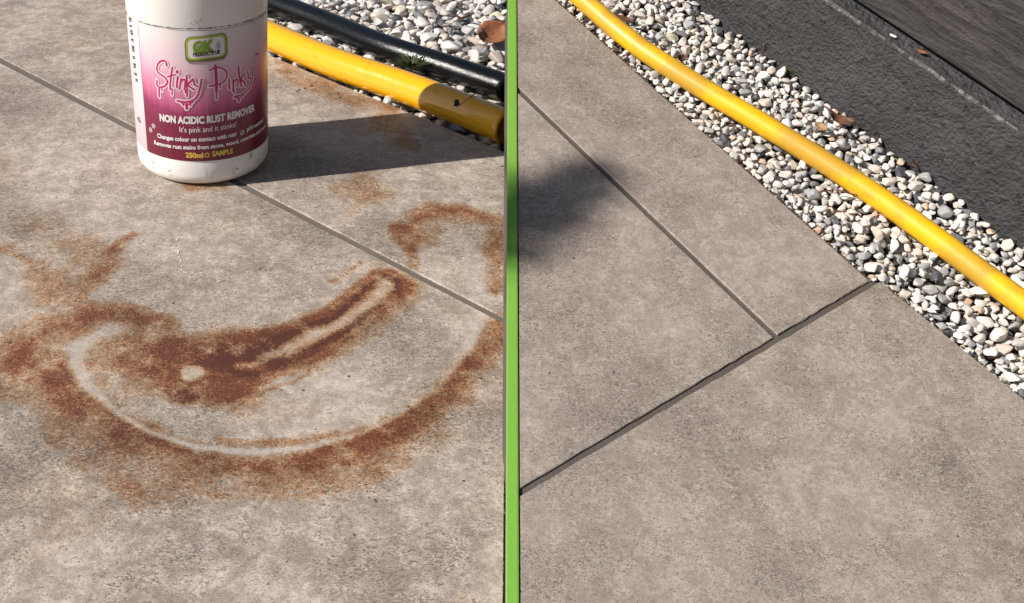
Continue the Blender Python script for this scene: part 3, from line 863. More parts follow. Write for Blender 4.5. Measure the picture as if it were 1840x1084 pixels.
extr('plinth', [(0, -.03), (0, HW - ch), (ch, HW), (LEDGE, HW + .0015), (LEDGE, HW - .004), (LEDGE + .03, HW - .004), (LEDGE + .03, -.03)], M_wall)
# broken white paint on the arris
rs = np.random.default_rng(8); v = []; f = []
x = xa
while x < xb:
    L = rs.uniform(.002, .008); w_ = rs.uniform(.0001, .0004); b0 = len(v); o_ = rs.normal(0, .00025)
    v += [(x, ch * .2 - .0002, HW - ch * .8 + o_ - w_), (x + L, ch * .2 - .0002, HW - ch * .8 + o_ - w_ * rs.uniform(.4, 1)), (x + L, ch + w_ * .4, HW + .00035 + o_), (x, ch + w_ * .6, HW + .00035 + o_)]
    f.append((b0, b0 + 1, b0 + 2, b0 + 3)); x += L * rs.uniform(.85, 1.15)
link('scuffed_paint', mesh_np('scuffed_paint', v, f), M_scuff, wroot)
BH = 0.085
for k in range(2):
    z0 = HW + .0019 + k * (BH + .002)
    extr('timber_board', [(LEDGE + .0015, z0), (LEDGE + .0008, z0 + .001), (LEDGE + .0008 + .006, z0 + BH), (LEDGE + .022, z0 + BH), (LEDGE + .022, z0)], M_board)

# ------------------------------------------------------------------ bottle
BX = on_ground(366, 287)
depth_b = proj(BX)[2]
BR = 116.5 * depth_b / FPX
def cyl(xz, yz, zoomed=True):
    """photo point on the bottle's front -> (arc length, height)"""
    px, py = (200 + xz / 3.1875, 10 + yz / 3.1875) if zoomed else (xz, yz)
    r = ray(px, py); o = CAM - BX
    a = r[0] ** 2 + r[1] ** 2; b = 2 * (o[0] * r[0] + o[1] * r[1]); c = o[0] ** 2 + o[1] ** 2 - BR ** 2
    disc = max(b * b - 4 * a * c, 0.0); t = (-b - math.sqrt(disc)) / (2 * a)
    P = o + r * t
    return math.atan2(P[0], -P[1]) * BR, P[2]
def wrap(s_, z, off):
    th = s_ / BR; R_ = BR + off
    return (R_ * math.sin(th), -R_ * math.cos(th), z)
zl0 = cyl(525, 893)[1]; zl1 = cyl(490, 148)[1]
zfr = cyl(358.5, 0, False)[1]
ZS = zfr + 0.046
bottle = empty('bottle', tuple(BX))
tag(bottle, 'white plastic bottle of rust remover with a pink and maroon label', 'bottle')
def lathe(name, prof, mat, parent, seg=96):
    n = len(prof); v = []; f = []
    for r_, z in prof:
        for k in range(seg):
            a = 2 * math.pi * k / seg; v.append((r_ * math.sin(a), -r_ * math.cos(a), z))
    for i in range(n - 1):
        for k in range(seg):
            k2 = (k + 1) % seg; f.append((i * seg + k, i * seg + k2, (i + 1) * seg + k2, (i + 1) * seg + k))
    f.append(tuple(range(seg))); f.append(tuple((n - 1) * seg + k for k in range(seg)))
    me = fix_normals(mesh_np(name, v, f)); me.polygons.foreach_set('use_smooth', np.array([len(p.vertices) == 4 for p in me.polygons]))
    return link(name, me, mat, parent)
s = NT('white_plastic'); tc = s.n('ShaderNodeTexCoord').outputs['Object']
a = s.noise(tc, 60, 5, .7, .5); b = s.noise(tc, 260, 5, .7, 2.0)
c = s.mix(s.range(b, .57, .74, 0, .35), (0.80, 0.775, 0.755), (0.33, 0.27, 0.22))
M_white = s.fin(c, .34, s.bump(a, .04, .002), Subsurface_Weight=0.12)
s.b.inputs['Subsurface Radius'].default_value = (.004, .003, .0025)
foot = [(BR - .011 * 1.0, 0.0006)]
for k in range(0, 11):
    a_ = math.pi / 2 * k / 10; foot.append((BR - .0105 + .0105 * math.sin(a_) - .0004, 0.0105 - .0105 * math.cos(a_) + 0.0004))
prof = [(BR * .55, .003), (BR * .8, .0022)] + foot
rec = .0006
prof += [(BR - .0002, zl0 - .0035), (BR - rec, zl0 - .0015), (BR - rec, zl1 + .0015), (BR - .0001, zl1 + .003), (BR, ZS)]
for k in range(1, 13):
    a_ = math.pi / 2 * k / 12; prof.append((BR - (BR - .021) * (1 - math.cos(a_)), ZS + .026 * math.sin(a_)))
prof += [(.0205, ZS + .03), (.0205, ZS + .045), (.016, ZS + .045)]
lathe('body', prof, M_white, bottle)
capz = ZS + .034
cap_prof = [(.0245, capz), (.025, capz + .001), (.025, capz + .019), (.0235, capz + .0215), (.012, capz + .022)]
cap = lathe('cap', cap_prof, M_white, bottle, 64)

# label sheets
def sheet(name, s0_, s1_, z0_, z1_, off, mat, parent, n=60, left_edge=None):
    v = []; f = []; uv = []
    for j in range(9):
        for i in range(n + 1):
            t = i / n; q = j / 8; z = z0_ + (z1_ - z0_) * q
            v.append(wrap(s0_ + (s1_ - s0_) * t, z, off))
    for j in range(8):
        for i in range(n):
            a0 = j * (n + 1) + i; f.append((a0, a0 + 1, a0 + n + 2, a0 + n + 1))
            uv += [(i / n, j / 8), ((i + 1) / n, j / 8), ((i + 1) / n, (j + 1) / 8), (i / n, (j + 1) / 8)]
    me = mesh_np(name, v, f, True); ul = me.uv_layers.new(name='UVMap'); ul.data.foreach_set('uv', np.array(uv, np.float32).ravel())
    return link(name, me, mat, parent)
sl = cyl(190, 600)[0]
s = NT('pink_label'); uvn = s.n('ShaderNodeUVMap'); uvn.uv_map = 'UVMap'
sx = s.n('ShaderNodeSeparateXYZ'); s.l(uvn.outputs[0], sx.inputs[0])
mp = s.n('ShaderNodeMapping'); s.l(uvn.outputs[0], mp.inputs[0]); mp.inputs[3].default_value = (42, 3.0, 1)
dr = s.noise(mp.outputs[0], 1, 4, .6, .6)
edge = s.math('ADD', sx.outputs[1], s.math('MULTIPLY', s.math('SUBTRACT', dr, .5), .10))
# corner glow of the print: the pink runs up at both sides
side = s.math('POWER', s.math('ABSOLUTE', s.math('SUBTRACT', sx.outputs[0], .40)), 2.0)
edge2 = s.math('SUBTRACT', edge, s.math('MULTIPLY', side, .55))
col = s.ramp(edge2, [(0.0, (0.15, 0.010, 0.030)), (0.26, (0.19, 0.016, 0.052)), (0.36, (0.27, 0.035, 0.105)), (0.44, (0.50, 0.11, 0.235)),
                     (0.58, (0.67, 0.28, 0.41)), (0.74, (0.72, 0.52, 0.58)), (0.92, (0.74, 0.64, 0.655)), (1.0, (0.74, 0.67, 0.67))])
drp = s.math('MULTIPLY', s.range(dr, .52, .68), s.range(sx.outputs[1], .28, .40, 1.0, 0.0))
col = s.mix(s.math('MULTIPLY', drp, .6), col, (0.075, 0.006, 0.016))
M_label = s.fin(col, .30)
sheet('label', sl, BR * 1.75, zl0, zl1, -.0002, M_label, bottle)
s = NT('back_label_print'); uvn = s.n('ShaderNodeUVMap'); uvn.uv_map = 'UVMap'
sx = s.n('ShaderNodeSeparateXYZ'); s.l(uvn.outputs[0], sx.inputs[0])
M_back = s.fin(s.ramp(sx.outputs[1], [(0, (.58, .42, .46)), (.4, (.68, .56, .6)), (1, (.73, .67, .67))]), .32)
sheet('back_label', -BR * 2.6, sl - .0006, zl0, zl1, -.00022, M_back, bottle)

# flat shapes on the label
def flat_part(name, V2, F, off, mat, parent):
    me = mesh_np(name, [wrap(x_, z_, off) for x_, z_ in V2], F); fix_up = me
    return link(name, me, mat, parent)
def text2d(body, bold=0.0, shear=0.0, spacing=1.0):
    cu = bpy.data.curves.new('lettering', 'FONT'); cu.body = body; cu.size = 1.0; cu.offset = bold; cu.shear = shear
    cu.space_character = spacing; cu.resolution_u = 3
    ob = bpy.data.objects.new('lettering', cu); COL.objects.link(ob)
    dg_ = bpy.context.evaluated_depsgraph_get()
    me = bpy.data.meshes.new_from_object(ob.evaluated_get(dg_))
    V = np.array([v.co[:2] for v in me.vertices]); F = [tuple(p.vertices) for p in me.polygons]
    bpy.data.objects.remove(ob); bpy.data.curves.remove(cu); bpy.data.meshes.remove(me)
    return V, F
def lettering(body, xl, xr, ye, yc, hpx, mat, off=.00015, bold=0.02, tilt=0.0, name='lettering'):
    """one line of print: photo x of both ends (seen at height ye), height of the line on the label's axis, cap height"""
    V, F = text2d(body, bold)
    V = V - [V[:, 0].min(), 0]; w = V[:, 0].max()
    s0_, s1_ = cyl(xl, ye)[0], cyl(xr, ye)[0]; zc = cyl(530, yc)[1]
    hz = hpx / 3.1875 * depth_b / FPX / 0.90
    X = s0_ + V[:, 0] / w * (s1_ - s0_)
    Z = zc + (V[:, 1] / .72 - .5) * hz + (X - (s0_ + s1_) / 2) * tilt
    return flat_part(name, np.stack([X, Z], 1), F, off, mat, bottle)
M_ink_w = plain('white_ink', (.74, .68, .69), .35)
M_ink_m = plain('magenta_ink', (.52, .012, .12), .3)
M_ink_y = plain('yellow_ink', (.72, .50, .08), .35)
M_ink_k = plain('black_ink', (.03, .025, .03), .35)
M_ink_g = plain('green_ink', (.17, .30, .02), .3)
M_ink_gd = plain('dark_green_ink', (.07, .13, .012), .3)
M_ink_gr = plain('grey_ink', (.36, .40, .46), .3)
lettering('NON ACIDIC RUST REMOVER', 275, 822, 610, 653, 35, M_ink_w, bold=.05, tilt=.03)
lettering("It's pink and it stinks!", 390, 716, 700, 708, 28, M_ink_w, bold=.005, tilt=.03)
lettering('Changes colour on contact with rust', 262, 716, 720, 766, 22, M_ink_w, bold=.035, tilt=.03)
lettering('pH neutral', 775, 868, 700, 752, 21, M_ink_w, bold=.035, tilt=.03)
lettering('Removes rust stains from stone, wood, concrete and more', 242, 884, 720, 808, 21, M_ink_w, bold=.035, tilt=.03)
lettering('250ml', 426, 526, 858, 857, 26, M_ink_y, bold=.04)
lettering('SAMPLE', 578, 697, 848, 852, 26, M_ink_y, bold=.04)
lettering('TM', 822, 842, 316, 345, 9, M_ink_m, bold=.02)
def ribbon(name, pts2, w, off, mat, closed=False):
    """round-ended stroke on the label; pts2 in (arc, height)"""
    V = []; F = []
    pts2 = [np.array(p) for p in pts2]
    if closed: pts2.append(pts2[0])
    ws = w if hasattr(w, '__len__') else [w] * len(pts2)
    for (p_, wv) in zip(pts2, ws):
        b0 = len(V)
        for k in range(10):
            a_ = 2 * math.pi * k / 10; V.append((p_[0] + wv / 2 * math.cos(a_), p_[1] + wv / 2 * math.sin(a_)))
        F.append(tuple(range(b0, b0 + 10)))
    for i in range(len(pts2) - 1):
        a, b = pts2[i], pts2[i + 1]; d = b - a; L = np.linalg.norm(d)
        if L < 1e-9: continue
        n_ = np.array([-d[1], d[0]]) / L; b0 = len(V)
        V += [tuple(a + n_ * ws[i] / 2), tuple(a - n_ * ws[i] / 2), tuple(b - n_ * ws[i + 1] / 2), tuple(b + n_ * ws[i + 1] / 2)]
        F.append((b0, b0 + 1, b0 + 2, b0 + 3))
    return V, F
def merge(lst):
    V = []; F = []
    for v, f in lst:
        b0 = len(V); V += v; F += [tuple(i + b0 for i in q) for q in f]
    return V, F
def spline(pts, n=6):
    pts = [np.array(p, float) for p in pts]
    if len(pts) < 3: return pts
    out = []
    for i in range(len(pts) - 1):
        p0 = pts[max(i - 1, 0)]; p1 = pts[i]; p2 = pts[i + 1]; p3 = pts[min(i + 2, len(pts) - 1)]
        for k in range(n):
            t = k / n
            out.append(0.5 * (2 * p1 + (p2 - p0) * t + (2 * p0 - 5 * p1 + 4 * p2 - p3) * t * t + (3 * p1 - p0 - 3 * p2 + p3) * t ** 3))
    out.append(pts[-1]); return out
zpx = depth_b / FPX / 3.1875
SCRIPT = [  # hand-drawn words, zoomed-photo points
    ([(318, 345), (312, 322), (290, 316), (268, 335), (262, 365), (275, 390), (305, 410), (322, 438), (305, 462), (278, 468), (262, 455), (262, 430)], 10),
    ([(276, 470), (274, 500), (276, 522)], 11), ([(290, 470), (290, 490)], 7),
    ([(350, 355), (343, 400), (338, 450), (338, 480)], 10), ([(322, 408), (345, 402), (368, 396)], 8), ([(349, 478), (348, 512)], 8),
    ([(382, 408), (376, 440), (376, 470)], 10), ([(378, 378), (377, 382)], 16),
    ([(400, 420), (394, 455), (390, 480)], 9), ([(396, 440), (412, 424), (424, 432), (418, 480)], 9), ([(424, 480), (424, 500)], 6),
    ([(432, 400), (432, 440), (434, 485), (434, 520)], 9), ([(468, 420), (440, 452), (462, 474), (476, 482)], 9),
    ([(470, 428), (476, 452), (492, 462)], 9), ([(516, 422), (508, 470), (492, 520), (462, 545), (420, 552), (378, 546)], 10),
    ([(388, 548), (412, 562), (442, 564), (468, 552)], 7), ([(432, 566), (432, 590)], 15), ([(412, 562), (412, 572)], 8), ([(452, 560), (453, 574)], 8),
    # second word
    ([(596, 345), (600, 400), (602, 460), (602, 492)], 16), ([(602, 492), (602, 535)], 8),
    ([(560, 372), (600, 356), (640, 362), (662, 392), (650, 430), (612, 452), (560, 462)], 9), ([(624, 448), (624, 472)], 7),
    ([(674, 425), (674, 470)], 10), ([(676, 462), (678, 478)], 8),
    ([(698, 425), (698, 492)], 10), ([(700, 440), (716, 424), (726, 434), (722, 462)], 9), ([(704, 490), (703, 500)], 7),
    ([(728, 352), (732, 400), (744, 462)], 11), ([(764, 390), (742, 422), (762, 440), (768, 460)], 10),
    ([(780, 372), (784, 412), (796, 418)], 9), ([(812, 350), (806, 410), (790, 470), (756, 505), (704, 524)], 10),
    ([(712, 526), (735, 530), (754, 516)], 8), ([(728, 534), (730, 545)], 13),
]
red = []; wht = []
for pts, w in SCRIPT:
    q = spline([cyl(*p_) for p_ in pts]) if len(pts) > 2 else [np.array(cyl(*p_)) for p_ in pts]
    red.append(ribbon('', q, w * zpx * .95, 0, None)); wht.append(ribbon('', q, (w + 15) * zpx, 0, None))
M_ink_p = plain('pale_pink_ink', (.76, .60, .66), .35)
flat_part('logo_outline', *merge(wht), .00008, M_ink_p, bottle)
flat_part('logo_script', *merge(red), .00018, M_ink_m, bottle)
# tick bullets
def ring_check(cx, cy, r_):
    c0 = np.array(cyl(cx, cy)); R_ = r_ * zpx * 1.05
    pts = [c0 + R_ * np.array([math.cos(t), math.sin(t)]) for t in np.linspace(0, 2 * math.pi, 18)]
    return merge([ribbon('', pts, 3 * zpx, 0, None), ribbon('', [c0 + R_ * np.array(k) for k in ((-.45, .05), (-.1, -.4), (.55, .5))], 4 * zpx, 0, None)])
for tk in ((243, 690, 11), (226, 712, 11), (750, 728, 12)): flat_part('tick_mark', *ring_check(*tk), .00015, M_ink_w, bottle)
c0 = np.array(cyl(548, 857)); flat_part('tick_mark', *ribbon('', [c0 + 11 * zpx * np.array([math.cos(t), math.sin(t)]) for t in np.linspace(0, 6.28, 18)], 5 * zpx, 0, None), .00015, M_ink_y, bottle)
# badge
def rrect(cx, cy, w, h_, rad, sk=0.06):
    c0 = np.array(cyl(cx, cy)); P_ = []
    for qx, qy, a0 in ((1, 1, 0), (-1, 1, 90), (-1, -1, 180), (1, -1, 270)):
        for k in range(7):
            a_ = math.radians(a0 + 90 * k / 6)
            P_.append(c0 + zpx * np.array([qx * (w / 2 - rad) + rad * math.cos(a_), 1.08 * (qy * (h_ / 2 - rad) + rad * math.sin(a_))]))
    V = []; F = []; n_ = 26
    for k in range(n_ + 1):
        q = math.cos(math.pi * k / n_) * w / 2; over = max(0, abs(q) - (w / 2 - rad)); hh = h_ / 2 - rad + math.sqrt(max(rad * rad - over * over, 0))
        for sgn in (-1, 1): V.append((c0[0] + q * zpx, c0[1] + zpx * (1.08 * sgn * hh + q * sk)))
    F = [(2 * k, 2 * k + 1, 2 * k + 3, 2 * k + 2) for k in range(n_)]
    return V, F
flat_part('badge_shadow', *rrect(546, 253, 218, 122, 30), .00006, plain('badge_shadow_ink', (.36, .22, .26), .35), bottle)
flat_part('badge_border', *rrect(545, 245, 214, 118, 30), .00010, M_ink_gd, bottle)
flat_part('badge_border', *rrect(545, 242, 206, 108, 28), .00014, plain('lime_ink', (.36, .42, .05), .3), bottle)
flat_part('badge_panel', *rrect(545, 244, 184, 90, 22), .00018, M_ink_w, bottle)
lettering('GK', 466, 592, 236, 236, 54, M_ink_g, .0006, .06, .05)
lettering('PRODUCTS UK', 468, 626, 274, 275, 18, M_ink_k, .0006, .045, .05)
c0 = np.array(cyl(612, 232)); dp = [c0 + zpx * np.array([14 * math.sin(t) * (1 - .0), 14 * -math.cos(t)]) for t in np.linspace(-2.3, 2.3, 16)] + [c0 + zpx * np.array([0, 30])]
flat_part('droplet_print', dp, [tuple(range(len(dp)))], .0004, M_ink_gr, bottle)
# small illegible print running up the back label
bk = []
for (x_, y_, L) in [(100, 70, 26), (104, 112, 16), (108, 140, 30), (113, 190, 22), (117, 230, 40), (122, 290, 22), (126, 330, 34), (132, 385, 22), (138, 420, 18), (150, 640, 18), (156, 660, 12)]:
    for k in range(int(L / 6)):
        p_ = cyl(x_ + k * .7 + random.uniform(-1, 1), y_ + k * 6); q_ = cyl(x_ + 12 + k * .7, y_ + 4 + k * 6 + random.uniform(-2, 2))
        bk.append(ribbon('', [np.array(p_), np.array(q_)], 4 * zpx, 0, None))
flat_part('back_print', *merge(bk), .0001, M_ink_k, bottle)['kind'] = 'stuff'
# mould seam and embossed mark at the foot
c0 = cyl(525, 950)
flat_part('mould_seam', *ribbon('', [np.array((c0[0], zl0 - .004)), np.array((c0[0], .008))], .0005, 0, None), .00012, M_white, bottle)
# grime line at the top of the label
rs = np.random.default_rng(4); gl = []
for k in range(120):
    s_ = rs.uniform(sl, BR * 1.3); gl.append(ribbon('', [np.array((s_, zl1 + .0018 + rs.normal(0, .0002))), np.array((s_ + rs.uniform(.0003, .003), zl1 + .0018 + rs.normal(0, .0002)))], rs.uniform(.0002, .0005), 0, None))
flat_part('grime', *merge(gl), .00005, plain('grime', (.12, .09, .08), .8), bottle)['kind'] = 'stuff'

# scuffs round the foot
rs = np.random.default_rng(14); gl = []
for (x_, y_, n_) in ((795, 860, 5), (215, 860, 9), (240, 885, 6), (840, 880, 4), (560, 965, 4), (330, 960, 3), (700, 940, 4), (470, 100, 4), (800, 95, 4)):
    for k in range(n_):
        a_ = np.array(cyl(x_ + rs.normal(0, 14), y_ + rs.normal(0, 12))); b_ = a_ + rs.normal(0, .0016, 2)
        gl.append(ribbon('', [a_, (a_ + b_) / 2 + rs.normal(0, .0002, 2), b_], rs.uniform(.00015, .0004), 0, None))
flat_part('scuffs', *merge(gl), .0001, plain('scuff_dirt', (.24, .19, .16), .8), bottle)['kind'] = 'stuff'

# ------------------------------------------------------------------ leaves, twigs, weeds, droplets
def leaf_mesh(name, L, W, curl, seed, curlw=.4):
    r = np.random.default_rng(seed); nu, nv = 10, 6; V = []; F = []
    for i in range(nu + 1):
        t = i / nu; wv = W * math.sin(math.pi * min(1, t * .93 + .05)) ** .8 * (1 + r.normal(0, .08))
        for j in range(nv + 1):
            q = j / nv * 2 - 1
            V.append((t * L - L / 2, q * wv / 2, curl * L * (t - .5) ** 2 + curlw * wv * abs(q) ** 1.5 * .5 + r.normal(0, L * .012)))
    for i in range(nu):
        for j in range(nv):
            a = i * (nv + 1) + j; F.append((a, a + 1, a + nv + 2, a + nv + 1))
    n = len(V); V2 = [(x_, y_, z_ - L * .012) for x_, y_, z_ in V]
    F2 = [tuple(n + k for k in f_[::-1]) for f_ in F]
    edge_ = [j for j in range(nv + 1)] + [i * (nv + 1) + nv for i in range(1, nu + 1)] + [nu * (nv + 1) + j for j in range(nv - 1, -1, -1)] + [i * (nv + 1) for i in range(nu - 1, 0, -1)]
    F3 = [(edge_[k], edge_[(k + 1) % len(edge_)], n + edge_[(k + 1) % len(edge_)], n + edge_[k]) for k in range(len(edge_))]
    return fix_normals(mesh_np(name, V + V2, F + F2 + F3, True))
def leaf_mat(name, a, b):
    s = NT(name); p = s.pos(); n_ = s.noise(p, 260, 5, .7); return s.fin(s.mix(s.range(n_, .3, .7), a, b), .6, s.bump(n_, .4, .001))
M_l1 = leaf_mat('dead_leaf_orange', (.22, .075, .03), (.36, .16, .08))
M_l2 = leaf_mat('dead_leaf_brown', (.07, .028, .016), (.19, .08, .042))
M_l3 = leaf_mat('dead_leaf_tan', (.20, .12, .055), (.34, .22, .11))
M_gr = leaf_mat('weed_green', (.05, .10, .02), (.11, .18, .04))
M_tw = leaf_mat('dry_twig', (.30, .21, .12), (.42, .31, .19))
M_dk = plain('dark_speck', (.012, .012, .015), .6)
def leaf(px, ramp_, L, W, yaw, mat, label, curl=.5, tilt=(0, 0), z=.002, seed=1):
    P_ = on_ramp(*px, z) if ramp_ else on_ground(*px, z)
    o = link('dead_leaf', leaf_mesh('dead_leaf', L, W, curl, seed), mat)
    R_ = Matrix.Rotation(yaw, 3, 'Z') @ Matrix.Rotation(tilt[0], 3, 'X') @ Matrix.Rotation(tilt[1], 3, 'Y')
    if ramp_: R_ = Matrix(np.stack([EX, EY, EN], 1).tolist()) @ R_
    o.rotation_euler = R_.to_euler(); o.location = P_
    tag(o, label, 'leaf'); return o
g = lambda px: proj(on_ramp(*px))[2] / FPX       # metres per photo pixel on the slope there
leaf((884, 66), False, .046, .034, .9, M_l1, 'orange brown dead leaf on white pebbles above the black hose', .6, (.35, -.2), .008, 1)
leaf((826, 33), False, .026, .007, 2.2, M_l2, 'thin dark curled leaf among white pebbles left of the orange leaf', .8, (.3, .1), .006, 2)
leaf((1118, 34), True, 44 * g((1118, 34)), 11 * g((1118, 34)), -.35, M_l2, 'long brown dead leaf on pebbles beside the upper end of the yellow hose', .5, (.2, .05), .0022, 3)
leaf((1222, 106), True, 26 * g((1222, 106)), 14 * g((1222, 106)), .5, M_l2, 'small crumpled brown leaf touching the hose near the top of the strip', .9, (.4, .2), .0022, 4)
leaf((1508, 216), True, 44 * g((1508, 216)), 18 * g((1508, 216)), -.35, M_l2, 'crumpled dark brown leaf on pebbles at the foot of the wall', 1.0, (.3, .1), .0028, 5)
leaf((1476, 230), True, 26 * g((1476, 230)), 16 * g((1476, 230)), -1.0, M_l3, 'crumbling tan leaf fragment among pebbles in front of the wall', .9, (.4, -.2), .0022, 6)
leaf((1640, 296), True, 18 * g((1640, 296)), 10 * g((1640, 296)), 1.2, M_l2, 'small dark leaf against the wall foot halfway down the strip', .8, (.9, .1), .003, 7)
leaf((1570, 245), True, 22 * g((1570, 245)), 8 * g((1570, 245)), 1.0, M_l2, 'narrow dark leaf standing between pebbles and wall', .6, (1.0, .2), .003, 8)
# leaf bits on the wall ledge
def on_ledge(xl, d_, up_=.0015): return np.array(wroot.location) + np.array(rotw @ Vector((xl, d_, HW + up_)))
bpy.context.view_layer.update()
def ledge_at(px):
    p0 = on_ledge(0, LEDGE * .7); r = ray(*px); P_ = CAM + r * (((p0 - CAM) @ EN) / (r @ EN)); return P_
o = link('dead_leaf', leaf_mesh('dead_leaf', .0062, .003, .8, 9), M_l1); o.location = ledge_at((1652, 97)) + EN * .0012; o.rotation_euler = (rotw @ Matrix.Rotation(.3, 3, 'Z')).to_euler()
tag(o, 'small orange leaf scrap lying on the ledge of the dark wall', 'leaf')
o = link('chip', pebble := mesh_np('chip', SH_LO[3][0] * [.0022, .0009, .0007], SH_LO[3][1], True), plain('white_chip', (.62, .6, .57), .5)); o.location = ledge_at((1604, 66)) + EN * .0006; o.rotation_euler = (rotw @ Matrix.Rotation(.15, 3, 'Z')).to_euler()
tag(o, 'tiny white stone chip lying on the ledge of the dark wall', 'stone chip')

def strand(name, pts, rad, mat, label, cat):
    me = tube(name, smooth_path(pts, 24), rad, mat, 8, bore=.3); o = placed(name, me, mat, pts[0]); tag(o, label, cat); return o
hx = on_ground(824, 186, ZY + RY * .92)
strand('twig', [on_ground(828, 188, ZY + RY), on_ground(838, 180, ZY + RY * 1.15), on_ground(848, 172, ZY + RY * 1.05), on_ground(862, 166, ZY + RY * .95)], .0005, M_tw, 'thin dry stalk lying across the shaded yellow hose', 'twig')
v, f = prism([(-.0036, -.003, 0), (.0034, -.0034, 0), (.0038, .003, 0), (-.003, .0036, 0)], [(-.003, -.0026, .0016), (.003, -.003, .0018), (.0033, .0026, .0016), (-.0026, .003, .0014)])
o = link('seed_husk', fix_normals(mesh_np('seed_husk', v, f)), M_dk)
nrm_d = (CAM - hx) / np.linalg.norm(CAM - hx) * .5 + ZUP * .6
o.location = on_ground(823, 186, ZY + RY * .62); o.rotation_euler = Vector(nrm_d).to_track_quat('Z', 'Y').to_euler()
tag(o, 'tiny black square husk stuck on the shaded yellow hose', 'seed husk')
rr = lambda x_, y_, w_: on_ramp(x_, y_, w_)
strand('twig', [rr(1372, 92, .001), rr(1372, 84, .004), rr(1374, 74, .006), rr(1370, 66, .008)], .00035, M_l2, 'thin reddish stalk standing against the wall foot', 'twig')
strand('twig', [rr(1479, 190, .002), rr(1490, 197, .0035), rr(1500, 204, .002)], .0006, M_l2, 'short dark twig on pebbles at the wall foot', 'twig')
strand('twig', [rr(1432, 350, .002), rr(1442, 354, .003), rr(1452, 357, .002)], .0004, M_tw, 'short pale straw on pebbles between slab and hose', 'twig')
strand('twig', [rr(1470, 345, .002), rr(1500, 342, .0035), rr(1535, 350, .003), rr(1550, 352, .002)], .00035, M_l2, 'long thin dark stalk on pebbles below the hose', 'twig')

def tuft(name, P_, n_, hgt, up, mat, label, seed, spread=.6, wid=.06):
    r = np.random.default_rng(seed); V = []; F = []
    for k in range(n_):
        a = r.uniform(0, 6.28); b = np.array([math.cos(a), math.sin(a), 0]) * hgt * .25 * r.random()
        d = np.array([math.cos(a) * spread * r.random(), math.sin(a) * spread * r.random(), 1.0]); d = d / np.linalg.norm(d) * hgt * r.uniform(.5, 1)
        s_ = np.array([-math.sin(a), math.cos(a), 0]) * hgt * wid
        b0 = len(V)
        for t, w_ in ((0, 1), (.5, .9), (1, .1)):
            c_ = b + d * t + np.array([math.cos(a), math.sin(a), -.4]) * hgt * .35 * t * t * spread
            V += [c_ - s_ * w_, c_ + s_ * w_]
        F += [(b0, b0 + 1, b0 + 3, b0 + 2), (b0 + 2, b0 + 3, b0 + 5, b0 + 4)]
    V = np.array(V)
    if up is EN: V = V[:, 0:1] * EX + V[:, 1:2] * EY + V[:, 2:3] * EN
    o = link(name, mesh_np(name, V, F), mat); o.location = P_; tag(o, label, 'plant'); return o
M_moss = leaf_mat('moss_green', (.03, .045, .012), (.09, .10, .03))
tuft('moss_tuft', on_ground(738, 122, .010), 160, .016, ZUP, M_moss, 'dark moss tuft growing between the yellow and black hoses', 1, 1.3, .07)
tuft('weed', on_ramp(1424, 134, .0), 12, .0055, EN, M_gr, 'tiny green weed sprouting at the foot of the wall', 2, 1.0, .09)
tuft('weed', on_ramp(1281, 140, .0015), 9, .0040, EN, M_gr, 'tiny green weed sprouting among pebbles beside the hose', 3, 1.0, .09)
tuft('weed', on_ramp(1250, 30, .0015), 8, .0038, EN, M_gr, 'tiny green weed at the upper end of the pebble strip', 4, 1.0, .09)

# water droplets in a row on the stained slab
ORD = ['first', 'second', 'third', 'fourth', 'fifth', 'sixth', 'seventh', 'eighth', 'ninth and last']
M_drop = NT('water').fin((.9, .9, .9), .04, IOR=1.33, Transmission_Weight=0.6)
M_glint = plain('painted_glint', (.80, .80, .80), .08, Coat_Weight=1.0)  # sun glint painted into the droplets as white colour
rs = np.random.default_rng(3)
bm = bmesh.new(); bmesh.ops.create_uvsphere(bm, u_segments=12, v_segments=8, radius=1.0); dm = bpy.data.meshes.new('water_droplet'); bm.to_mesh(dm); bm.free()
dm.polygons.foreach_set('use_smooth', np.ones(len(dm.polygons), bool)); dm.materials.append(M_glint)
for k, (x_, y_, r_) in enumerate([(318, 407, 1.2), (319, 420, 1.6), (320, 431, 2.6), (320, 442, 1.6), (321, 452, 2.4), (323, 462, 1.8), (324, 469, 3.2), (325, 478, 2.2), (326, 484, 1.4)]):
    o = bpy.data.objects.new('water_droplet', dm); COL.objects.link(o)
    m_ = proj(on_ground(x_, y_))[2] / FPX
    o.location = on_ground(x_, y_, .0002); o.location.x += rs.normal(0, .0004); r_ *= rs.uniform(.4, .95); o.scale = (r_ * m_, r_ * m_ * rs.uniform(1.6, 3.2), r_ * m_ * .5)
    tag(o, ORD[k] + ' wet droplet from the bottle in the short glinting row on the slab', 'droplet', 'water droplets on the stained slab')

# small rust and soil crumbs on the slab
rs = np.random.default_rng(12)
crumbs_l = [(672, 876), (666, 882), (674, 900), (800, 858), (660, 880), (830, 865), (735, 735), (628, 675), (860, 678), (778, 735), (655, 870), (520, 130), (535, 165), (560, 155), (548, 158), (605, 170), (610, 176), (528, 345), (900, 378), (905, 298)]
v = []; f = []; off = 0
for (x_, y_) in crumbs_l:
    for q in range(rs.integers(1, 4)):
        P_ = on_ground(x_ + rs.normal(0, 3), y_ + rs.normal(0, 2)); m_ = proj(P_)[2] / FPX; co, fa = SH_LO[int(rs.integers(NSH))]
        sc_ = rs.uniform(1.0, 2.4) * m_
        v.append(co * [sc_ * 1.3, sc_, sc_ * .6] + P_ + [0, 0, sc_ * .3]); f.append(fa + off); off += len(co)
o = link('soil_crumbs', mesh_np('soil_crumbs', np.concatenate(v), np.concatenate(f), True), leaf_mat('crumb', (.05, .02, .012), (.14, .06, .03)))
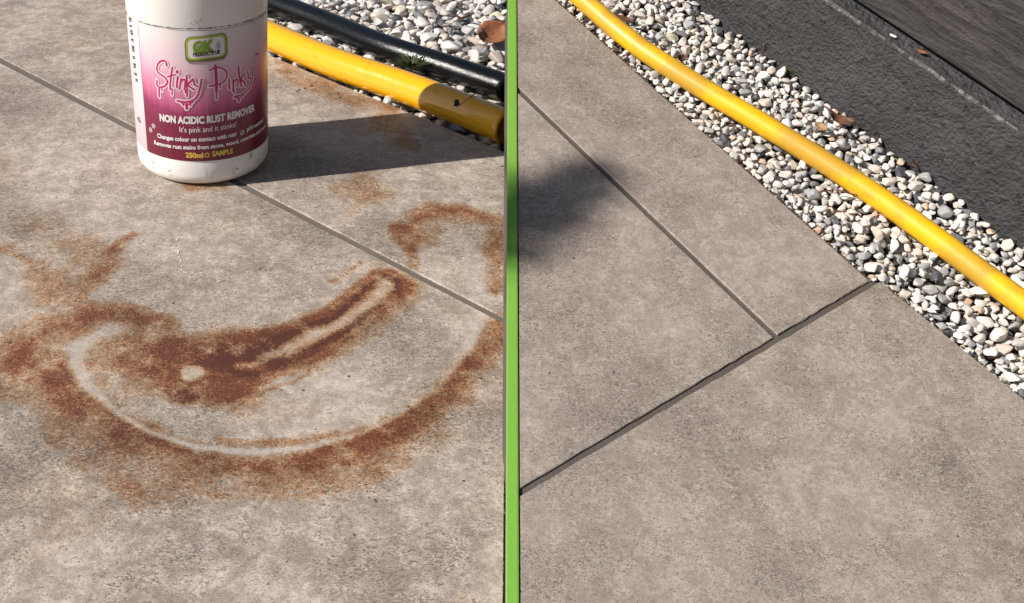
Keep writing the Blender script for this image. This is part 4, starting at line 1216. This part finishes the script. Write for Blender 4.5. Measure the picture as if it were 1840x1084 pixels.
tag(o, 'scattered dark soil crumbs on the stained paving', 'crumbs', kind='stuff')
# ragged soil along both slab edges
v = []; f = []; off = 0
def crumbs_line(fn, n_, lo, hi, up):
    global off
    for _ in range(n_):
        P_, m_ = fn(rs.random()); co, fa = SH_LO[int(rs.integers(NSH))]; sc_ = rs.uniform(lo, hi) * m_
        v.append(co * sc_ * [1.4, 1, .8] + P_); f.append(fa + off); off += len(co)
def fn_l(t):
    P_ = g0 + (se - g0) * t; P_ = P_ + gdn * (-rs.uniform(0, .004)) + np.array([0, 0, -rs.uniform(.001, .008)]); return P_, proj(P_)[2] / FPX
def fn_r(t):
    a, b = (sE, rline(*E1, *bU)) if rs.random() < .72 else (rline(*E2, *bD), e2toe)
    P_ = a + (b - a) * t; wn3 = wn_[0] * EX + wn_[1] * EY
    P_ = P_ + wn3 * rs.uniform(-.0001, .0016) - EN * rs.uniform(0.0002, .003); return P_, proj(P_)[2] / FPX
crumbs_line(fn_l, 500, 1.5, 4.0, ZUP); crumbs_line(fn_r, 1500, .8, 2.4, EN)
o = link('edge_soil', mesh_np('edge_soil', np.concatenate(v), np.concatenate(f), True), leaf_mat('edge_crumb', (.06, .035, .022), (.17, .10, .06)))
tag(o, 'brown soil crumbs packed along the slab edges', 'soil', kind='stuff')

# ------------------------------------------------------------------ leafy bush made up out of view to cast the soft shadow on the clean slabs
SH = on_ramp(955, 370)
def sunward(P_, d_): return P_ + np.array(SUNV) * d_
shadow_shrub = empty('shadow_shrub', tuple(np.array([sunward(SH, 2.6)[0], sunward(SH, 2.6)[1] + 2.2, -.085])))
tag(shadow_shrub, 'made-up leafy bush out of view, added to cast the soft shadow on the clean paving', 'shadow_shrub')
tipc = sunward(SH, 1.9)
base_ = np.array(shadow_shrub.location); topp = np.array([base_[0], base_[1], tipc[2] + .05])
M_bark = leaf_mat('bark', (.07, .05, .035), (.16, .12, .09)); M_leaf = leaf_mat('shadow_shrub_leaf', (.04, .075, .02), (.08, .13, .035))
st = tube('trunk', smooth_path([base_, base_ + (topp - base_) * .5 + [.03, 0, 0], topp], 20), .022, M_bark, 10)
part('trunk', st, M_bark, shadow_shrub)
bt = tube('branch', smooth_path([topp - [0, 0, .1], topp + (tipc - topp) * .5 + [0, 0, .06], tipc], 20), .003, M_bark, 8)
part('branch', bt, M_bark, shadow_shrub)
rs = np.random.default_rng(31); V = []; F = []
def add_leaves(cen, n_, sx_, sy_, sz_, size, dirs=None):
    for _ in range(n_):
        q = rs.normal(size=3) * .5
        c_ = cen + (q[0] * dirs[0] * sx_ + q[1] * dirs[1] * sy_ + q[2] * dirs[2] * sz_)
        a = rs.normal(size=3); a /= np.linalg.norm(a); b = np.cross(a, rs.normal(size=3)); b /= np.linalg.norm(b); L = size * rs.uniform(.6, 1.2)
        b0 = len(V); n__ = np.cross(a, b)
        V.extend([c_ - a * L, c_ + b * L * .35 + n__ * L * .1, c_ + a * L, c_ - b * L * .35 + n__ * L * .1]); F.append((b0, b0 + 1, b0 + 2, b0 + 3))
# leaf spray shaped and placed to throw the diagonal shadow
p1, p2 = on_ramp(925, 400), on_ramp(1090, 288)
ax = (p2 - p1) / np.linalg.norm(p2 - p1); sv = np.array(SUNV); side_ = np.cross(ax, sv); side_ /= np.linalg.norm(side_)
Lq = np.linalg.norm(p2 - p1)
for t, k, w_ in ((-.2, 130, .021), (.08, 150, .019), (.34, 140, .017), (.6, 110, .014), (.82, 70, .010)):
    add_leaves(sunward(p1 + (p2 - p1) * t, 1.9), k, Lq * .25, w_, .05, .009, (ax, side_, sv))
add_leaves(topp + [0, 0, .1], 500, .5, .5, .5, .03, (np.array([1., 0, 0]), np.array([0, 1., 0]), np.array([0, 0, 1.])))
part('shadow_foliage', mesh_np('shadow_foliage', V, F), M_leaf, shadow_shrub)
